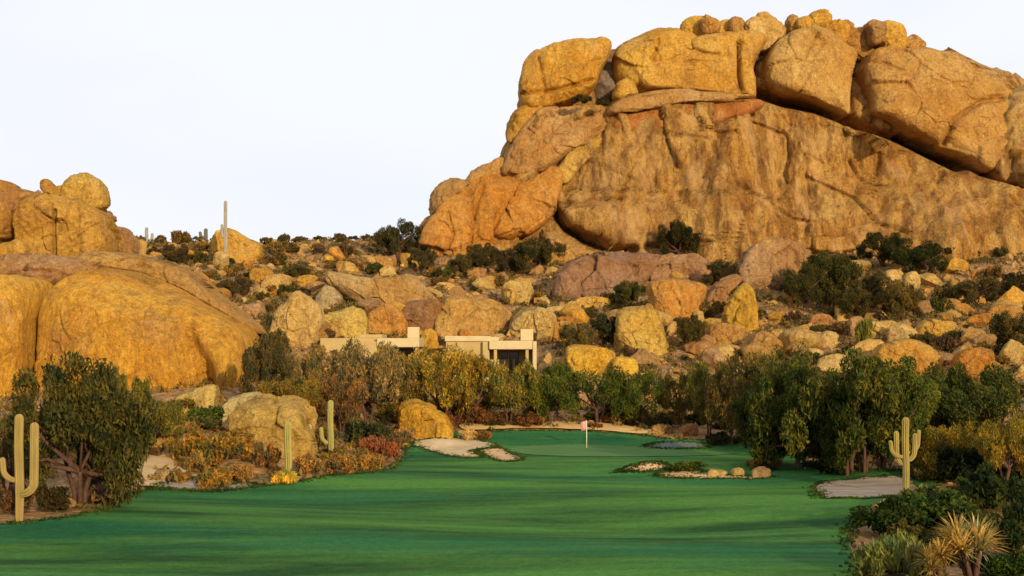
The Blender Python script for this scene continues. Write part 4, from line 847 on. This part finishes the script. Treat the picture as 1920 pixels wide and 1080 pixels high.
sl_list = [  # near black greens at the right carry shade in their colour
 (360, 870, 110, 80, (0.26, 0.17, 0.04), 'golden brown shrub mass on the bank above the sand'), (425, 868, 120, 75, (0.24, 0.155, 0.04), 'golden brown shrub left of the slim saguaro'),
 (400, 918, 80, 50, (0.28, 0.18, 0.045), 'low amber shrub at the lawn edge beside the sandy bank'), (450, 905, 70, 45, OR, 'orange low shrub left of the yellow clump'),
 (340, 905, 50, 35, OR, 'small orange shrub over the pale bank stone'),
 (500, 880, 60, 60, (0.22, 0.12, 0.045), 'brown shrub in front of the mushroom boulder'), (585, 888, 75, 52, (0.30, 0.19, 0.07), 'apricot shrub right of the slim saguaro'),
 (640, 888, 75, 48, OR, 'orange shrub left of the red one at the lawn edge'), (685, 884, 70, 50, (0.29, 0.18, 0.05), 'amber shrub beside the curve of the lawn'),
 (728, 866, 56, 60, RD, 'bright red shrub at the inside corner of the lawn'), (700, 850, 60, 45, (0.3, 0.12, 0.06), 'dull red shrub behind the bright red one'),
 (690, 838, 110, 68, (0.055, 0.065, 0.03), 'dark green shrub left of the fin shaped boulder'), (390, 800, 110, 48, (0.06, 0.09, 0.02), 'green low shrub left of the mushroom boulder'),
 (350, 775, 90, 35, (0.14, 0.11, 0.03), 'olive low shrub beneath the pale wedge boulder'), (450, 850, 60, 45, (0.10, 0.08, 0.03), 'shadowy shrub under the mushroom boulder'),
 (610, 850, 60, 70, (0.15, 0.11, 0.04), 'olive brown shrub behind the second saguaro'), (760, 830, 50, 40, (0.35, 0.22, 0.09), 'tan shrub at the left foot of the fin shaped boulder'),
 (900, 826, 50, 26, (0.36, 0.16, 0.05), 'small russet tuft at the far tip of the left bunker'), (845, 800, 60, 34, (0.24, 0.10, 0.05), 'reddish shrub under the golden trees'),
 (1290, 880, 90, 20, (0.07, 0.1, 0.02), 'low green tuft over the lip of the middle bunker'), (1425, 880, 90, 34, (0.12, 0.09, 0.03), 'brown shrub hanging over the rightmost small stone'),
 (20, 965, 90, 80, (0.14, 0.08, 0.04), 'dull brown shrub at the left edge behind the saguaro foot'), (190, 945, 90, 50, (0.12, 0.08, 0.07), 'purplish shrub under the large dark left tree'),
 (90, 958, 90, 60, (0.04, 0.035, 0.02), 'near black shrub in the shade of the large dark left tree'),
 (1665, 1000, 170, 85, (0.03, 0.05, 0.016), 'dark green rounded bush at the lower right edge of the lawn'), (1740, 985, 200, 85, (0.055, 0.09, 0.022), 'mid green feathery bush below the candelabra saguaro'),
 (1860, 960, 150, 110, (0.035, 0.05, 0.018), 'dark bush at the right frame edge below the gold trees'), (1900, 1040, 160, 120, (0.035, 0.05, 0.018), 'dark bush behind the pale yucca at the right edge'),
 (1780, 1050, 110, 80, (0.04, 0.05, 0.02), 'dark bush between the sage plants and the yucca'), (1830, 905, 160, 90, (0.02, 0.03, 0.014), 'black green hollow bush right of the saguaro'),
 (1745, 905, 90, 60, (0.10, 0.09, 0.03), 'olive shrub at the foot of the candelabra saguaro'), (1560, 890, 120, 40, (0.02, 0.03, 0.012), 'low black green shrub at the foot of the shaded grove'),
 (1360, 835, 90, 30, (0.04, 0.045, 0.02), 'dark low shrub right of the green'), (1250, 800, 70, 36, (0.14, 0.10, 0.03), 'golden low shrub behind the shaded stones'),
 (1900, 1085, 130, 60, (0.04, 0.08, 0.02), 'green low bush in the lower right corner'),
]
for px, b_, w_, h_, c_, lb in sl_list: shrub(px, b_, w_, h_, c_, lb)
for px, b_, w_, h_, c_, lb in [(530, 908, 60, 34, (0.62, 0.45, 0.07), 'bright yellow tufty clump at the foot of the slim saguaro'), (1690, 1065, 120, 75, (0.16, 0.2, 0.06), 'sage green spiky plant left of the yucca'),
                               (1640, 1082, 130, 85, (0.14, 0.18, 0.06), 'sage green spiky plant at the bottom edge by the lawn'), (1735, 1090, 100, 95, (0.2, 0.2, 0.07), 'yellowish sage plant touching the yucca'),
                               (880, 826, 60, 24, (0.5, 0.38, 0.18), 'straw coloured tuft beside the left bunker'), (1620, 650, 40, 70, (0.22, 0.2, 0.04), 'yellow green stalky plant before the right hand rubble')]:
    shrub(px, b_, w_, h_, c_, lb, 'spiky', name='tufted_plant')
for o, px, py, s_, c_, gr in STN: tag(o, near_label(px, py, ('small' if s_ < 0.9 else 'medium' if s_ < 1.5 else 'large') + ' ' + CW[c_] + ' stone'), 'stone', gr)
zs = [((230, 445, 640, 640), 70, 'x slope left of the cliff', 'shrubs on the saddle slope', (20, 48)),
      ((640, 465, 1060, 660), 60, 'brown olive desert shrub on the rubble above the houses', 'shrubs above the houses', (18, 46)),
      ((1060, 475, 1480, 700), 52, 'olive desert shrub among the rubble at the middle foot of the cliff', 'shrubs at the middle foot of the cliff', (20, 50)),
      ((1480, 480, 1930, 720), 70, 'x the right half of the cliff', 'shrubs in the right hand rubble', (22, 60))]
SC = [(0.12, 0.09, 0.035), (0.09, 0.08, 0.03), (0.16, 0.10, 0.04), (0.07, 0.075, 0.025), (0.2, 0.13, 0.045), (0.11, 0.075, 0.05)]
SW = dict(zip(SC, ['olive brown', 'dark olive', 'brown', 'dark green', 'ochre', 'dusky brown']))
WARM = [(0.24, 0.15, 0.05), (0.21, 0.155, 0.05), (0.17, 0.11, 0.045), (0.28, 0.19, 0.07), (0.14, 0.12, 0.035)]; SW.update(zip(WARM, ['orange brown', 'golden brown', 'russet', 'amber', 'olive']))
DARK = [(0.035, 0.05, 0.018), (0.055, 0.07, 0.022), (0.02, 0.03, 0.014), (0.08, 0.08, 0.025)]; SW.update(zip(DARK, ['dark green', 'mid green', 'blackish', 'olive']))  # darker leaf colours that also stand in for foreground shade
UND = [(0.10, 0.07, 0.03), (0.15, 0.075, 0.035), (0.05, 0.055, 0.02), (0.2, 0.14, 0.035)]; SW.update(zip(UND, ['brown', 'reddish brown', 'dark', 'yellow brown']))
EDGE_SAFE = smooth_closed(FAIR[::6], 2)
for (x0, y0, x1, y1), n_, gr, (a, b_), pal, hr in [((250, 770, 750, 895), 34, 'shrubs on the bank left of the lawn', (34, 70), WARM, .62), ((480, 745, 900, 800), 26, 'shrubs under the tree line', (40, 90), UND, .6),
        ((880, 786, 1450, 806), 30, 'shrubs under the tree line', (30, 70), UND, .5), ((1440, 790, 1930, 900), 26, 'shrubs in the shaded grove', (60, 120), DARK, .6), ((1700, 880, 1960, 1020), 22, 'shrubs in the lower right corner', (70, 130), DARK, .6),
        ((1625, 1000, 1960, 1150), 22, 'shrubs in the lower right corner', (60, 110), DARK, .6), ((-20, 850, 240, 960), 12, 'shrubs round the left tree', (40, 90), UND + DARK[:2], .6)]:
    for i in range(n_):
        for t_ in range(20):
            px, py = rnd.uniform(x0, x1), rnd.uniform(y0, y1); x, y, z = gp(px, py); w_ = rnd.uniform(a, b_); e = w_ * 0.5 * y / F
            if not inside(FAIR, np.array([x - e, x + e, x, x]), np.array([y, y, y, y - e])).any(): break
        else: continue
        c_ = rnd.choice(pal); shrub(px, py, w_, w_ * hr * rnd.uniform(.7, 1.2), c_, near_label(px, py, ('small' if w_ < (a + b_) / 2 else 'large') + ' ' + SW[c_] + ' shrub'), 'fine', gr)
for (x0, y0, x1, y1), n_, lb, gr, (a, b_) in zs:
    for i in range(n_):
        px, py = rnd.uniform(x0, x1), rnd.uniform(y0, y1); x, y, z = gp(px, py)
        if y > 285: continue
        w_ = rnd.uniform(a, b_); c_ = rnd.choice(SC); shrub(px, py, w_, w_ * rnd.uniform(.5, .85), c_, near_label(px, py, ('small' if w_ < (a + b_) / 2 else 'large') + ' ' + SW[c_] + ' shrub'), 'fine', gr, 'desert_shrub')
for px, h_, w_ in [(236, 22, 30), (262, 20, 26), (300, 18, 34), (345, 20, 34), (372, 12, 26), (500, 18, 30), (530, 26, 34), (560, 14, 40), (600, 10, 30), (627, 10, 14), (660, 12, 30), (690, 14, 30)]:
    X0 = np.arange(225, 285, 2.0); xx = (px - 960) / F * X0; el = (H(xx, X0) - CAMH) / X0; Dm = X0[int(np.argmax(el))]
    shrub(px, 0, w_, h_, rnd.choice(SC[:2]), 'dark shrub breaking the saddle skyline', 'fine', 'shrubs on the saddle skyline', 'desert_shrub', D=float(Dm))
for px, py, w_, h_, D_, lb in [(1090, 190, 50, 20, 231, 'dark shrub on the ledge below the leftmost crowning boulder'), (1130, 196, 30, 16, 231, 'tiny dark shrub near the shadowed gap on the ledge'), (1855, 158, 20, 10, 243, 'tiny dark bush on the bare right skyline of the cliff')]:
    o = shrub(px, py, w_, h_, (0.06, 0.055, 0.025), lb, D=D_); o.location.z = CAMH + (HY - py - 3) / F * D_

# ground cover: brush tufts and gravel nobody could count
def scatter_pts(n, seed):
    rng = np.random.RandomState(seed); o = []
    x = rng.uniform(-110, 110, n * 2); y = 45 + 235 * rng.uniform(0, 1, n * 2) ** 0.8
    k = ~inside(FAIR, x, y) & (y > 60) & (np.abs(x) < y * 0.42 + 3) & (np.hypot(x, y) > 30); x, y = x[k][:n], y[k][:n]
    return np.stack([x, y, H(x, y)], -1), rng
P_, rng = scatter_pts(9000, 77)
v, f = leaves(rng, P_ + np.array([0, 0, 0.12]), rng.uniform(0.2, 0.75, len(P_)), 16, 0.15, elong=3.0, up=0.6)
tag(obj('dry_brush', mesh('dry_brush', v, f, False), M_leaf, col=(0.17, 0.12, 0.045)), 'low dry brush covering the desert ground and slopes', 'ground cover', kind='stuff')
P_, rng = scatter_pts(5200, 78); iv, jf = ico(1); n = len(P_)
sc = (0.12 + 0.5 * rng.uniform(0, 1, n) ** 3)[:, None, None] * rng.uniform(0.6, 1.3, (n, 1, 3)); jit = 1 + 0.22 * rng.normal(size=(n, len(iv), 1))
v = (iv[None] * sc * jit + P_[:, None]).reshape(-1, 3); f = (jf[None] + (np.arange(n) * len(iv))[:, None, None]).reshape(-1, 3)
tag(obj('gravel', mesh('gravel', v, f.astype(np.int32), False), M_rock, col=(0.48, 0.32, 0.14)), 'loose gravel and small rubble over the desert ground', 'gravel', kind='stuff')

rng = np.random.RandomState(91); n = 9000; y = rng.uniform(118, 262, n); x = rng.uniform(-0.36, 0.40, n) * y
k = vnoise(np.stack([x, y, 0 * x], -1) / 9.0, 17) + 0.5 * rng.normal(size=n) > 0.1; x, y = x[k][:2600], y[k][:2600]; P_ = np.stack([x, y, H(x, y)], -1); n = len(P_)
iv, jf = ico(2); base_ = []
for k in range(6):
    q = iv.copy()
    for j in range(12):
        n_ = rng.normal(size=3); n_ /= np.linalg.norm(n_); e = q @ n_ - rng.uniform(0.45, 0.75); q = q - n_[None] * np.where(e > 0, e, 0)[:, None]
    base_.append(q)
bb = np.array(base_)[rng.randint(0, 6, n)]; th = rng.uniform(0, 6.28, n); ct, st_ = np.cos(th)[:, None], np.sin(th)[:, None]
bb = np.stack([bb[..., 0] * ct - bb[..., 1] * st_, bb[..., 0] * st_ + bb[..., 1] * ct, bb[..., 2]], -1)
sc = (0.22 + 0.75 * rng.uniform(0, 1, n) ** 2)[:, None, None] * rng.uniform(0.7, 1.2, (n, 1, 3))
v = (bb * sc + P_[:, None]).reshape(-1, 3); f = (jf[None] + (np.arange(n) * len(iv))[:, None, None]).reshape(-1, 3)
tag(obj('rubble', mesh('rubble', v, f.astype(np.int32), False), M_rock, col=(0.50, 0.32, 0.12)), 'loose angular rubble covering the hillside between the boulders', 'rubble', kind='stuff')
n = 14000; y = rng.uniform(112, 264, n); x = rng.uniform(-0.36, 0.40, n) * y; k = vnoise(np.stack([x, y, 0 * x], -1) / 7.0, 27) + 0.6 * rng.normal(size=n) > 0.25; x, y = x[k][:2600], y[k][:2600]
P_ = np.stack([x, y, H(x, y) + 0.3], -1); v, f = leaves(rng, P_, rng.uniform(0.35, 0.95, len(P_)), 60, 0.16, elong=2.2, up=0.4)
tag(obj('scrub', mesh('scrub', v, f, False), M_leaf, col=(0.14, 0.115, 0.045)), 'low olive scrub carpeting the hillside between the boulders', 'ground cover', kind='stuff')
E_ = [np.array(P) for P in SANDS]; E_ = np.vstack([np.vstack([e, (e + np.roll(e, 1, 0)) / 2]) for e in E_] + [np.array(fp), (np.array(fp)[1:] + np.array(fp)[:-1]) / 2]); E_ = np.repeat(E_, 4, 0) + rng.normal(size=(len(E_) * 4, 2)) * np.array([0.25, 0.12])
P_ = np.column_stack([E_, H(E_[:, 0], E_[:, 1]) + 0.06]); v, f = leaves(rng, P_, rng.uniform(0.04, 0.11, len(P_)), 16, 0.035, elong=3.5, up=1.5)
tag(obj('rough_grass', mesh('rough_grass', v, f, False), M_leaf, col=(0.05, 0.085, 0.022)), 'longer rough grass fringing the bunkers and the lawn edge', 'grass', kind='stuff')

# ------------------------------------------------------------------ saguaros
def cact_tube(pts, r, n=60, ribs=10):
    """ribbed column through pts with a rounded tip"""
    P = open_smooth([tuple(p) for p in pts], 6); P = np.vstack([P, pts[-1]]); L = len(P)
    rad = [r * (0.8 + 0.2 * math.sin(min(1, i / (L * 0.4)) * math.pi / 2)) for i in range(L)]
    d = (P[-1] - P[-2]); d = d / np.linalg.norm(d)
    for k, (a, b_) in enumerate([(0.35, 0.93), (0.65, 0.74), (0.85, 0.5), (0.97, 0.2)]): P = np.vstack([P, pts[-1] + d * r * a]); rad.append(r * b_)
    m = MB(); m.tube([tuple(p) for p in P], rad, n, ribs, 0.42); return m
def saguaro(px, base, top, r, arms, label, col=(0.50, 0.38, 0.10), D=None, group='saguaro cacti'):
    if D: x, y = (px - 960) / F * D, D; z = Hs(x, y)
    else: x, y, z = gp(px, base)
    s = y / F; r *= 0.88; root = empty('saguaro', (x, y, z)); hgt = CAMH + (HY - top) * s - z
    tag(root, label, 'cactus', group)
    cact_tube([np.array(p, float) for p in [(0, 0, -0.15), (0.02, 0, hgt * 0.3), (-0.02, 0, hgt * 0.7), (0, 0, hgt - r)]], r).build('trunk', M_cactus, root, col=col)
    for dx, dy, z0, z1, ra in arms:       # sideways offset, depth offset, elbow and tip heights in m
        k = 1 if abs(dx) > 1e-6 else 0
        pts = [(0, 0, z0 - 0.05), (dx * 0.55, dy * 0.55, z0 + 0.02), (dx * 0.92, dy * 0.92, z0 + 0.25), (dx, dy, z0 + 0.6), (dx * 1.03, dy * 1.03, z1 - ra)]
        cact_tube([np.array(p, float) for p in pts], ra, 48, 8).build('arm', M_cactus, root, col=col)
    return root
saguaro(36, 978, 776, 0.21, [(0.66, -0.15, 1.15, 4.05, 0.18), (-0.7, 0.1, 1.7, 2.6, 0.12)], 'tall saguaro with one long upright arm at the far left lawn edge', (0.30, 0.22, 0.07))
saguaro(1698, 928, 782, 0.20, [(-0.42, 0.1, 1.55, 3.15, 0.13), (0.42, -0.1, 1.75, 3.05, 0.13), (-0.75, -0.1, 1.9, 2.7, 0.10), (0.7, 0.25, 2.1, 3.2, 0.10)], 'candelabra saguaro with four arms beside the right bunker', (0.30, 0.24, 0.07))
saguaro(540, 898, 790, 0.24, [], 'slim armless saguaro in front of the mushroom boulder', (0.33, 0.28, 0.085))
saguaro(620, 868, 750, 0.20, [(-0.55, 0.1, 1.2, 2.1, 0.12)], 'second saguaro with a stubby left arm beside the red shrubs', (0.32, 0.29, 0.09))
saguaro(580, 860, 795, 0.16, [], 'short saguaro behind the right side of the mushroom boulder', (0.40, 0.33, 0.14))
saguaro(423, 488, 376, 0.30, [(-0.55, 0.1, 5.0, 6.9, 0.22)], 'very tall grey saguaro rising above the saddle skyline', (0.34, 0.32, 0.28), D=214)
saguaro(386, 460, 428, 0.42, [(-1.0, 0, 1.0, 2.1, 0.3)], 'short dark saguaro standing on the saddle skyline', (0.14, 0.14, 0.12), D=262)
saguaro(275, 450, 426, 0.35, [(1.0, 0, 1.0, 2.4, 0.28)], 'pale stubby saguaro on the skyline left of the dark one', (0.3, 0.3, 0.24), D=262)

# ------------------------------------------------------------------ yucca
def yucca(px, base, hpx, wpx, label, col=(0.50, 0.36, 0.10), n_heads=5, seed=1):
    x, y, z = gp(px, base); s = y / F; rng = np.random.RandomState(seed); root = empty('yucca', (x, y, z)); tag(root, label, 'yucca')
    hgt, wid = hpx * s, wpx * s / 2; st = MB(); tips = []
    for k in range(n_heads):
        a = 2 * math.pi * k / n_heads + rng.uniform(-.4, .4); e = np.array([math.cos(a) * wid * 0.45, math.sin(a) * wid * 0.3, hgt * rng.uniform(0.35, 0.62)]) 
        if k == 0: e = np.array([0.1, 0, hgt * 0.6])
        st.tube([(0, 0, -0.2), tuple(e * 0.5 + np.array([0, 0, 0.05])), tuple(e)], [0.12, 0.08, 0.06], 7); tips.append(e)
    st.build('stem', M_bark, root)
    for e in tips:
        n = 90; d = rng.normal(size=(n, 3)); d[:, 2] = np.abs(d[:, 2]) * 1.3 - 0.25; d += e[None] * np.array([0.5, 0.5, 0]); d /= np.linalg.norm(d, axis=1)[:, None]
        L = (hgt * 0.36) * rng.uniform(0.75, 1.15, n)[:, None]; b_ = np.cross(d, [0, 0, 1.0]); b_ /= np.linalg.norm(b_, axis=1)[:, None] + 1e-6
        w_ = 0.028; p0 = e[None] + d * 0.05; p1 = p0 + d * L * 0.55 + np.array([0, 0, 0.02]); p2 = p0 + d * L - np.array([0, 0, 0.10]) * L
        v = np.stack([p0 - b_ * w_ * 0.7, p0 + b_ * w_ * 0.7, p1 + b_ * w_, p1 - b_ * w_, p2], 1).reshape(-1, 3)
        f = [q for i in range(n) for q in ((i * 5, i * 5 + 1, i * 5 + 2, i * 5 + 3), (i * 5 + 3, i * 5 + 2, i * 5 + 4))]
        obj('leaf_head', mesh('leaf_head', v, f, False), M_leaf, root, col)
yucca(1825, 1100, 150, 150, 'pale golden yucca with stiff spiky leaf heads in the lower right corner', (0.44, 0.36, 0.14), 6, 3)
yucca(1757, 1105, 100, 80, 'smaller straw coloured yucca left of the pale golden one', (0.36, 0.27, 0.09), 3, 8)

# ------------------------------------------------------------------ golf flag
x, y, z = gp(1100, 842); s = y / F; zt = CAMH + (HY - 788) * s - z
fr = empty('golf_flag', (x, y, z)); tag(fr, 'pink red golf flag on a thin pale stick standing on the green', 'flag')
m = MB(); m.tube([(0, 0, -0.05), (0, 0, zt)], [0.03, 0.025], 8); M_pole = plain('pale painted stick', (0.7, 0.68, 0.5), (0.78, 0.75, 0.58)); m.build('flagstick', M_pole, fr)
M_flag = plain('pink red cloth', (0.55, 0.24, 0.19), (0.62, 0.32, 0.25)); n = 10; fv = []
for i in range(n + 1):
    for j in (0, 1, 2, 3):
        t = i / n; fv.append((-0.02 - 0.42 * t * (1 - 0.1 * j / 3), 0.05 * math.sin(t * 7 + j * 0.5), zt - 0.03 - 0.22 * j - 0.10 * t))
me = mesh('flag', fv, [(i * 4 + j, i * 4 + j + 1, i * 4 + j + 5, i * 4 + j + 4) for i in range(n) for j in range(3)]); fo = obj('flag', me, M_flag, fr)
sm = fo.modifiers.new('thick', 'SOLIDIFY'); sm.thickness = 0.008

# ------------------------------------------------------------------ houses
def house(label, x0, x1, ytop, ybase, D, parts):
    """x0..x1 photo columns of the body; everything in metres from its left front corner at the base"""
    s = D / F; ox, oz = (x0 - 960) * s, CAMH + (HY - ybase) * s; r = empty('adobe_house', (ox, D, oz)); tag(r, label, 'house', 'adobe houses on the slope')
    u = lambda px: (px - x0) * s
    h = lambda py: (ybase - py) * s
    for kind, (a, b_, y0, y1), (d0, d1), mat in parts:
        m = MB(); m.box((u(a), d0, h(y1)), (u(b_), d1, h(y0))); o = m.build(kind, mat, r, smooth=False)
        bv = o.modifiers.new('soft edge', 'BEVEL'); bv.width = 0.06; bv.segments = 2
    return r
house('low sand coloured adobe house on the left with a stubby chimney at its right end', 598, 788, 625, 715, 150, [
    ('wall', (600, 712, 634, 740), (0.0, 7.0), M_stucco), ('parapet', (672, 716, 627, 634), (0.3, 6.0), M_stucco), ('wall', (660, 708, 640, 740), (-0.7, -0.01), M_stucco),
    ('back_wall', (712, 786, 656, 740), (3.2, 7.0), M_stucco), ('roof_fascia', (708, 787, 634, 651), (-0.9, 7.2), M_fascia), ('chimney', (763, 785, 613, 634), (0.6, 2.0), M_fascia),
    ('column', (779, 785, 651, 740), (-0.6, -0.1), M_stucco), ('column', (728, 732, 651, 740), (-0.6, -0.2), M_fascia), ('window', (718, 727, 656, 700), (3.1, 3.2), M_glass), ('window', (736, 772, 656, 700), (3.1, 3.2), M_glass),
    ('timber_beam', (710, 784, 651.2, 655), (0.5, 0.8), M_wood)])
house('low sand coloured adobe house on the right with a covered patio and pale roof edge', 834, 1006, 630, 715, 146, [
    ('wall', (836, 918, 640, 740), (0.0, 7.0), M_stucco), ('parapet', (834, 920, 630, 640), (-0.2, 7.2), M_fascia), ('wall', (905, 917, 640.5, 740), (-0.6, -0.01), M_stucco),
    ('parapet', (918.5, 935, 632, 639), (0.3, 6.5), M_fascia), ('back_wall', (918.5, 1004, 657, 740), (3.4, 7.0), M_stucco), ('roof_fascia', (917.5, 998, 639, 655), (-1.0, 7.2), M_fascia),
    ('chimney', (976, 1000, 617, 638.8), (0.8, 2.2), M_fascia), ('side_wall', (998.5, 1006, 640, 740), (-0.8, 6.9), M_fascia), ('column', (926, 932, 655.2, 740), (-0.8, -0.3), M_stucco),
    ('column', (985, 991, 655.2, 740), (-0.8, -0.3), M_stucco), ('window', (936, 952, 660, 705), (3.3, 3.39), M_glass), ('window', (955, 973, 660, 712), (3.3, 3.39), M_glass), ('timber_beam', (919, 998, 655.2, 658), (0.4, 0.7), M_wood)])

# ------------------------------------------------------------------ tell equal labels apart by their place
from collections import defaultdict
dd_ = defaultdict(list)
for o in S.collection.objects:
    if o.get('label') and o.get('group') and o.parent is None: dd_[o['label']].append(o)
for lb, l in dd_.items():
    if len(l) < 2: continue
    l.sort(key=lambda o: o.location.x / o.location.y); k = len(l)
    nm = {2: ['left', 'right'], 3: ['leftmost', 'middle', 'rightmost']}.get(k) or (['leftmost'] + ['%s leftmost' % q for q in ('second', 'third', 'fourth', 'fifth', 'sixth', 'seventh', 'eighth', 'ninth', 'tenth', 'eleventh')][:k - 2] + ['rightmost'])
    for o, q in zip(l, nm): o['label'] = q + ' ' + lb
